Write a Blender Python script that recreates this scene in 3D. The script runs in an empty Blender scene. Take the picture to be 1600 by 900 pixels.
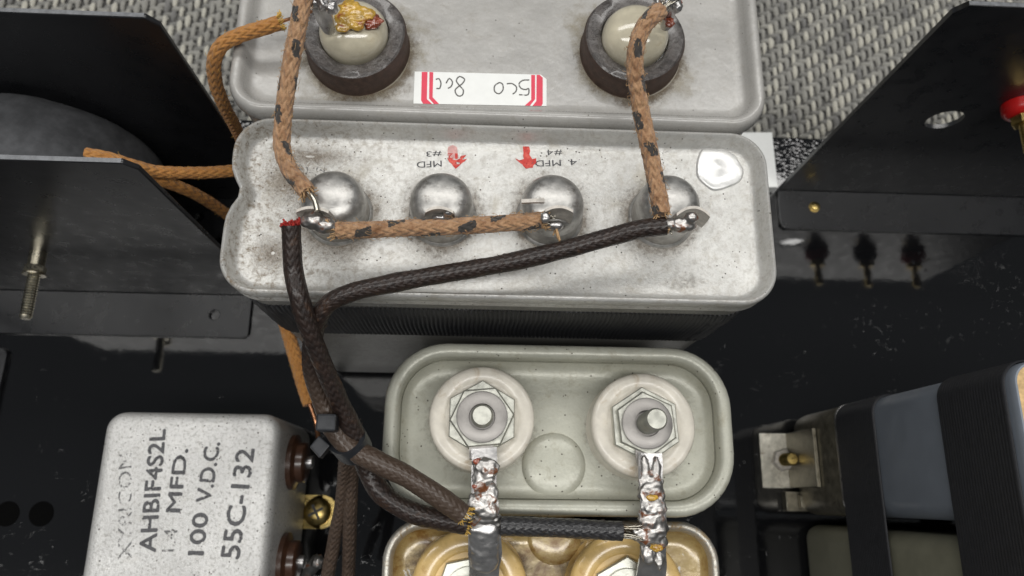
import bpy, math, random
from mathutils import Vector, Matrix, noise as mnoise

random.seed(7)
PI = math.pi
scene = bpy.context.scene
COL = scene.collection
# one scene unit is one centimetre
scene.unit_settings.system = 'METRIC'
scene.unit_settings.scale_length = 0.01

# ------------------------------------------------------------------ camera
FPX = 1155.0            # focal length in photo pixels (1600 wide): a 26 mm phone lens
CAM_H = 30.0            # camera height above the board
NADIR = (745.0, 778.0)  # picture point straight below the camera
_d = Vector(((NADIR[0] - 800) / FPX, -(NADIR[1] - 450) / FPX, -1)).normalized()
_Z = -_d
_x = Vector((1, -0.012, 0))
_X = (_x - _Z * _x.dot(_Z)).normalized()
_Y = _Z.cross(_X)
ROT = Matrix((_X, _Y, _Z))                      # camera axes -> world axes
cam_data = bpy.data.cameras.new('camera')
cam = bpy.data.objects.new('camera', cam_data)
COL.objects.link(cam)
cam.matrix_world = Matrix.Translation((0, 0, CAM_H)) @ ROT.to_4x4()
cam_data.sensor_width = 36
cam_data.lens = 36 * FPX / 1600
cam_data.clip_start = 0.5
cam_data.clip_end = 2000
cam_data.dof.use_dof = True
cam_data.dof.focus_distance = 18.2
cam_data.dof.aperture_fstop = 0.20
scene.camera = cam


def ray(px, py):
    return ROT @ Vector(((px - 800) / FPX, -(py - 450) / FPX, -1))


def at(px, py, z):
    """Point at height z that the photograph shows at this pixel."""
    r = ray(px, py)
    t = (z - CAM_H) / r.z
    return Vector((r.x * t, r.y * t, z))


# ------------------------------------------------------------------ light
world = bpy.data.worlds.new('World')
scene.world = world
world.use_nodes = True
bg = world.node_tree.nodes['Background']
bg.inputs['Color'].default_value = (0.88, 0.94, 1.0, 1)
bg.inputs['Strength'].default_value = 0.085


def ceiling_lamp(name, loc, sx, sy, power, color, aim=(0, 4, 6)):
    ld = bpy.data.lights.new(name, 'AREA')
    ld.shape = 'RECTANGLE'
    ld.size = sx
    ld.size_y = sy
    ld.energy = power
    ld.color = color
    o = bpy.data.objects.new(name, ld)
    COL.objects.link(o)
    o.location = loc
    o.rotation_euler = (Vector(aim) - Vector(loc)).to_track_quat('-Z', 'Y').to_euler()
    return o


ceiling_lamp('ceiling_lamp', (0, 95, 190), 320, 36, 235000, (1.0, 0.985, 0.955), (0, 10, 6))
ceiling_lamp('ceiling_lamp', (0, -45, 195), 300, 30, 270000, (1.0, 0.985, 0.955))

scene.view_settings.view_transform = 'Standard'
scene.view_settings.look = 'None'
scene.view_settings.exposure = 0.14
scene.view_settings.gamma = 1.0
scene.render.engine = 'CYCLES'
scene.cycles.max_bounces = 8
scene.cycles.use_denoising = True

# ------------------------------------------------------------------ node helpers


class NT:
    def __init__(self, name):
        self.m = bpy.data.materials.new(name)
        self.m.use_nodes = True
        self.t = self.m.node_tree
        self.bsdf = self.t.nodes['Principled BSDF']
        self.out = self.t.nodes['Material Output']
        self._obj = None

    def new(self, kind, **props):
        n = self.t.nodes.new(kind)
        for k, v in props.items():
            setattr(n, k, v)
        return n

    def put(self, sock, v):
        if hasattr(v, 'links'):
            self.t.links.new(v, sock)
        elif isinstance(v, (tuple, list)) and len(v) == 3 and sock.type == 'RGBA':
            sock.default_value = (*v, 1)
        else:
            sock.default_value = v

    def obj(self):
        if self._obj is None:
            self._obj = self.new('ShaderNodeTexCoord').outputs['Object']
        return self._obj

    def uv(self):
        return self.new('ShaderNodeTexCoord').outputs['UV']

    def attr(self, name):
        return self.new('ShaderNodeAttribute', attribute_name=name).outputs['Fac']

    def mapping(self, vec, scale=(1, 1, 1), loc=(0, 0, 0), rot=(0, 0, 0)):
        n = self.new('ShaderNodeMapping')
        self.put(n.inputs['Vector'], vec)
        n.inputs['Scale'].default_value = scale
        n.inputs['Location'].default_value = loc
        n.inputs['Rotation'].default_value = rot
        return n.outputs[0]

    def noise(self, scale, detail=4, rough=0.55, vec=None, dist=0.0):
        n = self.new('ShaderNodeTexNoise')
        self.put(n.inputs['Vector'], vec if vec is not None else self.obj())
        n.inputs['Scale'].default_value = scale
        n.inputs['Detail'].default_value = detail
        n.inputs['Roughness'].default_value = rough
        n.inputs['Distortion'].default_value = dist
        return n.outputs['Fac']

    def voro(self, scale, vec=None, feature='F1', rnd=1.0):
        n = self.new('ShaderNodeTexVoronoi', feature=feature)
        self.put(n.inputs['Vector'], vec if vec is not None else self.obj())
        n.inputs['Scale'].default_value = scale
        n.inputs['Randomness'].default_value = rnd
        return n.outputs['Distance']

    def math(self, op, a, b=0.0, clamp=False):
        n = self.new('ShaderNodeMath', operation=op)
        n.use_clamp = clamp
        self.put(n.inputs[0], a)
        self.put(n.inputs[1], b)
        return n.outputs[0]

    def step(self, v, lo, hi, a=0.0, b=1.0):
        n = self.new('ShaderNodeMapRange')
        n.interpolation_type = 'SMOOTHSTEP'
        self.put(n.inputs['Value'], v)
        n.inputs['From Min'].default_value = lo
        n.inputs['From Max'].default_value = hi
        n.inputs['To Min'].default_value = a
        n.inputs['To Max'].default_value = b
        return n.outputs['Result']

    def mix(self, fac, a, b):
        n = self.new('ShaderNodeMix', data_type='RGBA')
        self.put(n.inputs[0], fac)
        self.put(n.inputs[6], a)
        self.put(n.inputs[7], b)
        return n.outputs[2]

    def sep(self, vec):
        n = self.new('ShaderNodeSeparateXYZ')
        self.put(n.inputs[0], vec)
        return n.outputs

    def bump(self, h, strength=0.4, dist=0.02, normal=None):
        n = self.new('ShaderNodeBump')
        n.inputs['Strength'].default_value = strength
        n.inputs['Distance'].default_value = dist
        self.put(n.inputs['Height'], h)
        if normal is not None:
            self.put(n.inputs['Normal'], normal)
        self.put(self.bsdf.inputs['Normal'], n.outputs[0])
        return n.outputs[0]

    def set(self, **kw):
        names = {'color': 'Base Color', 'rough': 'Roughness', 'metal': 'Metallic', 'coat': 'Coat Weight',
                 'coat_rough': 'Coat Roughness', 'spec': 'Specular IOR Level', 'sss': 'Subsurface Weight',
                 'alpha': 'Alpha', 'sheen': 'Sheen Weight', 'trans': 'Transmission Weight', 'ior': 'IOR'}
        for k, v in kw.items():
            self.put(self.bsdf.inputs[names[k]], v)
        return self


def metal_can(name, base, rough, metal, dirt_col, dirt_lo, dirt_hi, dirt_scale, speck=0.0, speck_scale=9.0,
              grain=0.25, side_dirt=None, coat=0.0, blotch=None, scratch=0.5, grime_amt=0.45, swirl=0.6):
    """Painted or tinned sheet metal with grime, pits and faint dents."""
    n = NT(name)
    big = n.noise(0.55, 5, 0.6)
    fine = n.noise(14, 6, 0.7)
    col = n.mix(n.step(big, 0.3, 0.72), tuple(c * 0.86 for c in base), tuple(min(1, c * 1.06) for c in base))
    col = n.mix(n.step(fine, 0.42, 0.75, 0, 0.35), col, tuple(c * 0.7 for c in base))
    sc1 = n.noise(1.0, 3, 0.6, n.mapping(n.obj(), (2.0, 26, 1), rot=(0, 0, 0.5)), dist=0.3)
    sc2 = n.noise(1.0, 3, 0.6, n.mapping(n.obj(), (24, 1.6, 1), rot=(0, 0, 0.25)), dist=0.3)
    scr = n.math('MULTIPLY', n.step(n.math('MAXIMUM', sc1, sc2), 0.70, 0.76), n.step(n.noise(0.8, 3), 0.45, 0.6))
    col = n.mix(n.math('MULTIPLY', scr, scratch), col, tuple(min(1, c * 1.35) for c in base))
    grime = n.step(n.noise(2.4, 9, 0.78, dist=0.9), 0.50, 0.80, 0, grime_amt)
    col = n.mix(grime, col, tuple(a * b for a, b in zip(base, (0.52, 0.46, 0.36))))
    dmask = n.step(n.noise(dirt_scale, 9, 0.78, dist=swirl), dirt_lo, dirt_hi)
    if side_dirt:
        x = n.sep(n.obj())[0]
        g = n.step(x, side_dirt[0], side_dirt[1], 1.0, side_dirt[2])
        dmask = n.math('MULTIPLY', dmask, g, True)
    col = n.mix(dmask, col, dirt_col)
    r = n.math('ADD', rough, n.step(fine, 0.3, 0.8, -0.06, 0.12))
    r = n.math('ADD', r, n.math('MULTIPLY', dmask, 0.25), True)
    if blotch:
        bm = n.step(n.noise(blotch[1], 5, 0.6, dist=0.8), blotch[2], blotch[3])
        col = n.mix(bm, col, blotch[0])
    if speck:
        sp = n.step(n.voro(speck_scale), speck * 0.6, speck, 1.0, 0.0)
        gate = n.step(n.noise(speck_scale * 0.37, 2), 0.5, 0.56)
        sp = n.math('MULTIPLY', sp, gate)
        col = n.mix(sp, col, (0.05, 0.04, 0.03))
        r = n.math('ADD', r, n.math('MULTIPLY', sp, 0.3), True)
    mm = n.math('MULTIPLY', metal, n.math('SUBTRACT', 1.0, dmask)) if metal else 0.0
    n.set(color=col, rough=r, metal=mm, coat=coat, coat_rough=0.15)
    h = n.math('ADD', n.math('MULTIPLY', n.noise(1.1, 3), 1.6), n.math('MULTIPLY', fine, grain))
    n.bump(h, 0.45, 0.05)
    return n.m


def plain(name, col, rough, metal=0.0, var=0.12, scale=6.0, bump=0.0, bump_scale=30.0, coat=0.0, spec=0.5,
          dirt=None, sheen=0.0):
    n = NT(name)
    f = n.noise(scale, 6, 0.62)
    c = n.mix(n.step(f, 0.3, 0.72), tuple(x * (1 - var) for x in col), tuple(min(1, x * (1 + var)) for x in col))
    if dirt:
        c = n.mix(n.step(n.noise(dirt[1], 7, 0.7, dist=0.5), dirt[2], dirt[3]), c, dirt[0])
    r = n.math('ADD', rough, n.step(f, 0.25, 0.75, -0.05, 0.08), True)
    n.set(color=c, rough=r, metal=metal, coat=coat, coat_rough=0.12, spec=spec, sheen=sheen)
    if bump:
        n.bump(n.noise(bump_scale, 5, 0.65), bump, 0.03)
    return n.m


M = {}
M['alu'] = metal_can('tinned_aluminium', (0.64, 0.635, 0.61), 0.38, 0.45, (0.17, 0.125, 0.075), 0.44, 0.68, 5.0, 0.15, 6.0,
                     0.8, swirl=0.25, grime_amt=0.75, side_dirt=(-6.8, -1.6, 0.30), blotch=((0.42, 0.39, 0.33), 0.7, 0.56, 0.80))
M['grey_paint'] = metal_can('grey_enamel', (0.40, 0.39, 0.37), 0.28, 0.0, (0.33, 0.30, 0.25), 0.60, 0.80, 1.4, 0.10, 4.5,
                            0.15, coat=0.35, grime_amt=0.6)
M['olive_paint'] = metal_can('olive_grey_paint', (0.46, 0.46, 0.39), 0.36, 0.15, (0.24, 0.21, 0.14), 0.54, 0.80, 2.2, 0.15, 5.0,
                             0.3, coat=0.1, grime_amt=0.75, swirl=0.2)
M['lacquer'] = metal_can('amber_lacquer', (0.40, 0.30, 0.13), 0.22, 0.1, (0.17, 0.08, 0.012), 0.44, 0.66, 1.3, 0.10, 6.0,
                         0.15, coat=0.8, blotch=((0.60, 0.60, 0.58), 0.9, 0.66, 0.675))
M['silver_pitted'] = metal_can('pitted_silver_paint', (0.66, 0.655, 0.64), 0.38, 0.45, (0.33, 0.32, 0.30), 0.49, 0.66, 9.0, 0.18, 6.0,
                               1.4, grime_amt=0.35, swirl=0.3)
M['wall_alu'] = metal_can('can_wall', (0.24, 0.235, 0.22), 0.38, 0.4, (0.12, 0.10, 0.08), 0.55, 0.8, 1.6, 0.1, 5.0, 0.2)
M['rim_metal'] = metal_can('worn_rim', (0.52, 0.50, 0.45), 0.36, 0.7, (0.24, 0.15, 0.05), 0.48, 0.66, 2.0, 0.12, 5.0, 0.4, grime_amt=0.6)
M['board'] = None
M['steel'] = plain('tinned_steel', (0.47, 0.44, 0.40), 0.46, 0.55, 0.2, 7, 0.15, 40, dirt=((0.20, 0.15, 0.10), 4, 0.60, 0.78))
M['dome'] = plain('terminal_cap_metal', (0.48, 0.47, 0.45), 0.38, 0.85, 0.22, 4, 0.16, 18, dirt=((0.15, 0.13, 0.11), 3.5, 0.52, 0.76))
M['dull_steel'] = plain('greyed_steel', (0.31, 0.295, 0.28), 0.42, 0.75, 0.12, 5, 0.08, 40, dirt=((0.20, 0.15, 0.11), 3.5, 0.62, 0.85))
M['zinc'] = plain('zinc_plate', (0.56, 0.56, 0.50), 0.34, 0.8, 0.10, 5, 0.08, 40, dirt=((0.25, 0.22, 0.17), 4, 0.66, 0.9))
M['brass'] = plain('brass', (0.60, 0.45, 0.17), 0.30, 1.0, 0.2, 6, 0.1, 40, dirt=((0.16, 0.12, 0.06), 4, 0.58, 0.8))
M['copper'] = plain('copper_wire', (0.62, 0.30, 0.16), 0.30, 1.0, 0.2, 8)
M['strand'] = plain('tinned_strands', (0.55, 0.52, 0.45), 0.32, 1.0, 0.25, 9, dirt=((0.22, 0.15, 0.07), 5, 0.5, 0.75))
M['screw_zinc'] = plain('nickel_screw', (0.66, 0.61, 0.48), 0.28, 1.0, 0.12, 6)
M['ceramic'] = plain('cream_ceramic', (0.66, 0.62, 0.54), 0.33, 0, 0.10, 2.2, 0.10, 12, coat=0.3,
                     dirt=((0.40, 0.30, 0.18), 1.7, 0.54, 0.80))
M['ceramic_amber'] = plain('amber_ceramic', (0.62, 0.43, 0.17), 0.28, 0, 0.16, 1.4, 0.08, 10, coat=0.7,
                           dirt=((0.33, 0.17, 0.04), 1.5, 0.52, 0.80))
M['glass_bead'] = plain('yellowed_glaze', (0.60, 0.55, 0.42), 0.14, 0, 0.14, 1.5, 0.05, 8, coat=0.6,
                        dirt=((0.36, 0.27, 0.13), 1.3, 0.56, 0.85))
M['ring'] = plain('bakelite_ring', (0.075, 0.066, 0.062), 0.25, 0, 0.4, 3.5, 0.8, 9, coat=0.6,
                  dirt=((0.17, 0.16, 0.155), 2.6, 0.50, 0.72))
M['ring_side'] = plain('bakelite_edge', (0.065, 0.04, 0.03), 0.6, 0, 0.3, 6, 0.6, 22, dirt=((0.16, 0.10, 0.06), 5, 0.58, 0.8))
M['bakelite'] = plain('brown_bakelite', (0.055, 0.024, 0.013), 0.32, 0, 0.3, 3, 0.1, 14, coat=0.4)
M['rosin'] = plain('amber_rosin', (0.55, 0.33, 0.05), 0.18, 0, 0.35, 4, 0.6, 10, coat=0.9, dirt=((0.26, 0.05, 0.02), 3, 0.5, 0.64))
M['red_rosin'] = plain('red_rosin', (0.25, 0.055, 0.025), 0.18, 0, 0.4, 4, 0.6, 10, coat=0.9)
M['bracket'] = plain('black_satin_coating', (0.013, 0.0135, 0.0155), 0.29, 0, 0.12, 1.5, 0.04, 60, spec=0.75)
M['raw_edge'] = plain('worn_sheet_edge', (0.16, 0.165, 0.175), 0.40, 0.5, 0.3, 5)
M['tape'] = plain('black_cloth_tape', (0.075, 0.077, 0.082), 0.85, 0, 0.25, 2.2, 0.35, 34, spec=0.25,
                  dirt=((0.26, 0.26, 0.26), 22, 0.69, 0.76))
M['black_plastic'] = plain('black_nylon', (0.018, 0.020, 0.024), 0.36, 0, 0.15, 4, 0.08, 30)
M['red_plastic'] = plain('red_plastic', (0.52, 0.012, 0.012), 0.3, 0, 0.1, 4)
M['paper'] = plain('white_paper', (0.84, 0.85, 0.83), 0.6, 0, 0.03, 3)
M['red_print'] = plain('red_print', (0.72, 0.055, 0.10), 0.55, 0, 0.08, 6)
M['pink_ink'] = plain('faded_red_ink', (0.55, 0.30, 0.28), 0.45, 0, 0.15, 8)
M['blue_paint'] = plain('blue_grey_paint', (0.20, 0.225, 0.265), 0.45, 0, 0.05, 2, 0.04, 12)
M['olive_dull'] = plain('olive_drab_paint', (0.21, 0.205, 0.15), 0.5, 0, 0.08, 2, 0.05, 20)
M['clip'] = plain('dark_olive_metal', (0.26, 0.24, 0.19), 0.38, 0.85, 0.2, 3, 0.15, 20, dirt=((0.09, 0.075, 0.05), 2.5, 0.5, 0.8))
M['tab_metal'] = plain('brushed_tab', (0.50, 0.48, 0.42), 0.36, 0.85, 0.25, 3, 0.3, 22, dirt=((0.13, 0.11, 0.08), 2.6, 0.52, 0.72))
M['cork'] = plain('wood_top', (0.62, 0.42, 0.20), 0.6, 0, 0.25, 5, 0.5, 18)
M['hole'] = plain('hole_shadow', (0.002, 0.002, 0.002), 0.9, 0, 0.1, 4, spec=0.05)
M['red_yarn'] = plain('red_yarn', (0.36, 0.022, 0.016), 0.8, 0, 0.3, 9)
M['tan_yarn'] = plain('frayed_yarn', (0.47, 0.30, 0.155), 0.85, 0, 0.3, 9)
M['straw_yarn'] = plain('straw_yarn', (0.66, 0.42, 0.10), 0.85, 0, 0.3, 9)
M['seal'] = plain('solder_seal', (0.66, 0.66, 0.65), 0.36, 0.6, 0.12, 3, 0.25, 7)


def board_mat():
    n = NT('black_board_gloss')
    f = n.noise(0.5, 6, 0.6)
    scuff = n.step(n.noise(2.6, 9, 0.78, dist=1.4), 0.60, 0.76)
    gate = n.step(f, 0.42, 0.62)
    s = n.math('MULTIPLY', scuff, gate)
    dust = n.step(n.noise(26, 5, 0.8), 0.64, 0.80, 0, 0.5)
    col = n.mix(n.math('MULTIPLY', s, 0.5), (0.006, 0.0062, 0.007), (0.035, 0.037, 0.042))
    col = n.mix(n.math('MULTIPLY', dust, 0.25), col, (0.08, 0.08, 0.08))
    n.set(color=col, rough=n.math('ADD', 0.05, n.math('MULTIPLY', s, 0.12)), spec=0.8)
    y = n.sep(n.obj())[1]
    pebbly = n.step(y, 13.6, 14.6, 0.0, 1.0)          # embossed vinyl lip along the far edge
    pv = n.voro(5.5)
    h = n.math('ADD', n.math('MULTIPLY', n.noise(3.0, 4), 0.06), n.math('MULTIPLY', n.math('MULTIPLY', pv, pebbly), 1.6))
    h = n.math('ADD', h, n.math('MULTIPLY', n.math('MULTIPLY', s, n.noise(9, 4)), 0.35))
    n.bump(h, 0.45, 0.06)
    return n.m


M['board'] = board_mat()


def solder_mat():
    n = NT('solder_joint')
    flux = n.step(n.noise(3.2, 4, 0.6, dist=0.6), 0.53, 0.64)
    col = n.mix(n.noise(6, 4), (0.36, 0.345, 0.33), (0.56, 0.545, 0.525))
    col = n.mix(flux, col, (0.16, 0.055, 0.02))
    n.set(color=col, metal=n.math('SUBTRACT', 1.0, n.math('MULTIPLY', flux, 0.9)), rough=0.40, coat=0.15, coat_rough=0.1)
    n.bump(n.noise(7, 4, 0.55), 0.16, 0.05)
    return n.m


M['solder'] = solder_mat()
M['dull_solder'] = plain('dull_solder', (0.47, 0.46, 0.455), 0.30, 0.9, 0.12, 3, 0.35, 6, dirt=((0.13, 0.10, 0.08), 3, 0.66, 0.78))


def ink(name, col, wear, scale=9.0, col2=None):
    n = NT(name)
    n.set(color=n.mix(n.step(n.noise(4.5, 4, 0.6), 0.4, 0.65), col, col2 or col), rough=0.55)
    f = n.step(n.noise(scale, 6, 0.75), wear - 0.07, wear + 0.06)
    tr = n.new('ShaderNodeBsdfTransparent')
    mx = n.new('ShaderNodeMixShader')
    n.t.links.new(f, mx.inputs[0])
    n.t.links.new(n.bsdf.outputs[0], mx.inputs[1])
    n.t.links.new(tr.outputs[0], mx.inputs[2])
    n.t.links.new(mx.outputs[0], n.out.inputs[0])
    return n.m


M['ink'] = ink('worn_black_print', (0.05, 0.05, 0.055), 0.85)
M['ink_faint'] = ink('faded_black_print', (0.12, 0.115, 0.115), 0.47)
M['ink_can'] = ink('stamped_black_print', (0.075, 0.075, 0.08), 0.575, 6.5)
M['ink_can_faint'] = ink('faded_stamp', (0.13, 0.13, 0.13), 0.50, 5.5)
M['red_ink'] = ink('red_marker_ink', (0.50, 0.022, 0.016), 0.60, 7.0, (0.66, 0.10, 0.07))
M['pencil'] = ink('pencil_line', (0.13, 0.125, 0.12), 0.60, 9)


def braid(name, a, b, tracer, rough, coat=0.0, dirt=None, dirt_amt=(0.55, 0.75), sheen=0.0, along=None, relief=0.7):
    n = NT(name)
    f = n.noise(7, 6, 0.7)
    col = n.mix(n.step(f, 0.3, 0.7), a, b)
    h = n.attr('weave')
    if dirt:
        col = n.mix(n.step(n.noise(1.7, 6, 0.7, dist=0.4), dirt_amt[0], dirt_amt[1]), col, dirt)
    if along:
        col = n.mix(n.step(n.attr('along'), along[0], along[1]), col, along[2])
    if tracer:
        tm = n.step(n.math('ADD', n.attr('tracer'), n.step(n.noise(16, 3), 0.3, 0.7, -0.28, 0.28)), 0.35, 0.65)
        col = n.mix(tm, col, tracer)
    n.set(color=col, rough=rough, coat=coat, coat_rough=0.2, sheen=sheen, spec=0.35)
    n.bump(n.math('ADD', n.math('MULTIPLY', h, 1.2), n.noise(38, 3, 0.7)), relief, 0.05)
    return n.m


M['braid_tan'] = braid('tan_cloth_braid', (0.31, 0.16, 0.08), (0.52, 0.32, 0.18), (0.05, 0.044, 0.04), 0.85,
                       dirt=(0.19, 0.09, 0.04), dirt_amt=(0.50, 0.74), sheen=0.2)
M['braid_orange'] = braid('orange_cloth_braid', (0.40, 0.165, 0.038), (0.53, 0.25, 0.065), None, 0.7,
                          dirt=(0.26, 0.10, 0.025), dirt_amt=(0.58, 0.8), sheen=0.2)
M['braid_dark'] = braid('dark_waxed_braid', (0.011, 0.007, 0.006), (0.032, 0.019, 0.0145), None, 0.44, coat=0.28,
                        dirt=(0.09, 0.045, 0.022), dirt_amt=(0.56, 0.76), along=(0.60, 0.72, (0.062, 0.041, 0.029)), relief=0.35)
M['braid_black'] = braid('black_waxed_braid', (0.014, 0.014, 0.016), (0.036, 0.035, 0.037), None, 0.36, coat=0.4, relief=0.35)
M['braid_brown'] = braid('brown_waxed_braid', (0.055, 0.037, 0.027), (0.10, 0.066, 0.046), None, 0.5, coat=0.15,
                         dirt=(0.17, 0.08, 0.03), dirt_amt=(0.64, 0.78))


def elastic_mat():
    n = NT('black_ribbed_elastic')
    f = n.noise(5, 4)
    n.set(color=n.mix(f, (0.016, 0.0165, 0.019), (0.034, 0.035, 0.040)), rough=0.5, spec=0.4)
    n.bump(n.noise(45, 3), 0.3, 0.02)
    return n.m


M['elastic'] = elastic_mat()

# ------------------------------------------------------------------ mesh helpers


class MB:
    def __init__(self):
        self.v, self.f, self.mi = [], [], []
        self.at = {}

    def add(self, verts, faces, mi=0):
        b = len(self.v)
        self.v += [tuple(p) for p in verts]
        for f in faces:
            self.f.append([i + b for i in f])
            self.mi.append(mi)
        return b

    def loft(self, rings, cap0=False, cap1=False, mi=0, closed=True):
        n = len(rings[0])
        vs = [p for r in rings for p in r]
        fs = []
        for i in range(len(rings) - 1):
            for j in range(n if closed else n - 1):
                k = (j + 1) % n
                fs.append([i * n + j, i * n + k, (i + 1) * n + k, (i + 1) * n + j])
        if cap0:
            fs.append(list(range(n))[::-1])
        if cap1:
            fs.append([(len(rings) - 1) * n + j for j in range(n)])
        return self.add(vs, fs, mi)

    def lathe(self, prof, n=32, c=(0, 0, 0), axis='Z', cap0=False, cap1=False, mi=0, sx=1.0, sy=1.0, wob=None):
        rings = []
        for r, z in prof:
            ring = []
            for j in range(n):
                a = 2 * PI * j / n
                rr = r * (wob(a, z) if wob else 1.0)
                x, y = rr * math.cos(a) * sx, rr * math.sin(a) * sy
                if axis == 'Z':
                    p = (x, y, z)
                elif axis == 'Y':
                    p = (x, -z, y)          # profile z runs towards -Y
                else:
                    p = (z, x, y)           # towards +X
                ring.append((p[0] + c[0], p[1] + c[1], p[2] + c[2]))
            rings.append(ring)
        return self.loft(rings, cap0, cap1, mi)

    def box(self, lo, hi, mi=0):
        x0, y0, z0 = lo
        x1, y1, z1 = hi
        return self.add([(x0, y0, z0), (x1, y0, z0), (x1, y1, z0), (x0, y1, z0), (x0, y0, z1), (x1, y0, z1), (x1, y1, z1), (x0, y1, z1)],
                        [[3, 2, 1, 0], [4, 5, 6, 7], [0, 1, 5, 4], [1, 2, 6, 5], [2, 3, 7, 6], [3, 0, 4, 7]], mi)

    def prism(self, poly, z0, z1, mi=0, bev=0.0):
        n = len(poly)
        if bev:
            cx = sum(p[0] for p in poly) / n
            cy = sum(p[1] for p in poly) / n
            rr = sum(math.hypot(p[0] - cx, p[1] - cy) for p in poly) / n
            s = 1 - bev / rr
            ins = [(cx + (p[0] - cx) * s, cy + (p[1] - cy) * s) for p in poly]
            rings = [[(x, y, z0) for x, y in poly], [(x, y, z1 - bev) for x, y in poly], [(x, y, z1) for x, y in ins]]
        else:
            rings = [[(x, y, z0) for x, y in poly], [(x, y, z1) for x, y in poly]]
        return self.loft(rings, True, True, mi)

    def build(self, name, mat, parent=None, origin=None, smooth=35, bevel=0.0, fuse=0.0):
        o3 = Vector(origin) if origin is not None else Vector((0, 0, 0))
        me = bpy.data.meshes.new(name)
        me.from_pydata([(x - o3.x, y - o3.y, z - o3.z) for x, y, z in self.v], [], self.f)
        mats = mat if isinstance(mat, (list, tuple)) else [mat]
        for m in mats:
            me.materials.append(m)
        if len(mats) > 1:
            me.polygons.foreach_set('material_index', self.mi)
        for k, vals in self.at.items():
            a = me.attributes.new(k, 'FLOAT', 'POINT')
            a.data.foreach_set('value', vals)
        me.validate()
        if smooth:
            me.polygons.foreach_set('use_smooth', [True] * len(me.polygons))
            if smooth < 180:
                me.set_sharp_from_angle(angle=math.radians(smooth))
        me.update()
        o = bpy.data.objects.new(name, me)
        COL.objects.link(o)
        o.location = o3
        if parent is not None:
            o.parent = parent
        if fuse:
            rm = o.modifiers.new('fuse', 'REMESH')
            rm.mode = 'VOXEL'
            rm.voxel_size = fuse
            rm.use_smooth_shade = True
            sm = o.modifiers.new('flow', 'SMOOTH')
            sm.factor = 0.5
            sm.iterations = 5
        if bevel:
            b = o.modifiers.new('bevel', 'BEVEL')
            b.width = bevel
            b.segments = 2
            b.limit_method = 'ANGLE'
            b.angle_limit = math.radians(40)
        return o


def tag(o, label, cat, group=None):
    o['label'] = label
    o['category'] = cat
    if group:
        o['group'] = group
    return o


def thing(name, label, cat, loc, group=None):
    o = bpy.data.objects.new(name, None)
    COL.objects.link(o)
    o.location = loc
    o.empty_display_size = 0.5
    return tag(o, label, cat, group)


def rrect(x0, x1, y0, y1, r, n=10):
    pts = []
    for cx, cy, a0 in ((x1 - r, y1 - r, 0), (x0 + r, y1 - r, 90), (x0 + r, y0 + r, 180), (x1 - r, y0 + r, 270)):
        for i in range(n + 1):
            a = math.radians(a0 + 90 * i / n)
            pts.append((cx + r * math.cos(a), cy + r * math.sin(a)))
    return pts


def densify(pts, step):
    out = []
    n = len(pts)
    for i in range(n):
        a, b = pts[i], pts[(i + 1) % n]
        d = math.hypot(b[0] - a[0], b[1] - a[1])
        k = max(1, int(d / step))
        for j in range(k):
            t = j / k
            out.append((a[0] + (b[0] - a[0]) * t, a[1] + (b[1] - a[1]) * t))
    return out


def inset(pts, d):
    """Offset a convex outline inwards by d along its normals."""
    n = len(pts)
    out = []
    for i in range(n):
        ax, ay = pts[i - 1]
        bx, by = pts[(i + 1) % n]
        tx, ty = bx - ax, by - ay
        L = math.hypot(tx, ty) or 1
        out.append((pts[i][0] - ty / L * d, pts[i][1] + tx / L * d))
    return out


def catmull(ctrl, step=0.05):
    P = [Vector(c) for c in ctrl]
    P = [P[0] * 2 - P[1]] + P + [P[-1] * 2 - P[-2]]
    out = []
    for i in range(1, len(P) - 2):
        p0, p1, p2, p3 = P[i - 1:i + 3]
        k = max(2, int((p2 - p1).length / step))
        for j in range(k):
            t = j / k
            out.append(0.5 * (2 * p1 + (p2 - p0) * t + (2 * p0 - 5 * p1 + 4 * p2 - p3) * t * t + (3 * p1 - p0 - 3 * p2 + p3) * t ** 3))
    out.append(P[-2].copy())
    return out


def frames(path):
    T = []
    n = len(path)
    for i in range(n):
        T.append((path[min(i + 1, n - 1)] - path[max(i - 1, 0)]).normalized())
    up = Vector((0, 0, 1)) if abs(T[0].z) < 0.9 else Vector((1, 0, 0))
    N = (up - T[0] * up.dot(T[0])).normalized()
    fr = []
    for i in range(n):
        N = (N - T[i] * N.dot(T[i])).normalized()
        fr.append((T[i], N, T[i].cross(N)))
    return fr


def add_tube(mb, ctrl, r, n=8, step=0.08, cap=True, mi=0):
    path = catmull(ctrl, step)
    fr = frames(path)
    m = len(path)
    rings = []
    for i, p in enumerate(path):
        rr = r(i / (m - 1)) if callable(r) else r
        t, a, b = fr[i]
        rings.append([p + (a * math.cos(2 * PI * j / n) + b * math.sin(2 * PI * j / n)) * rr for j in range(n)])
    mb.loft(rings, cap, cap, mi)


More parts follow.
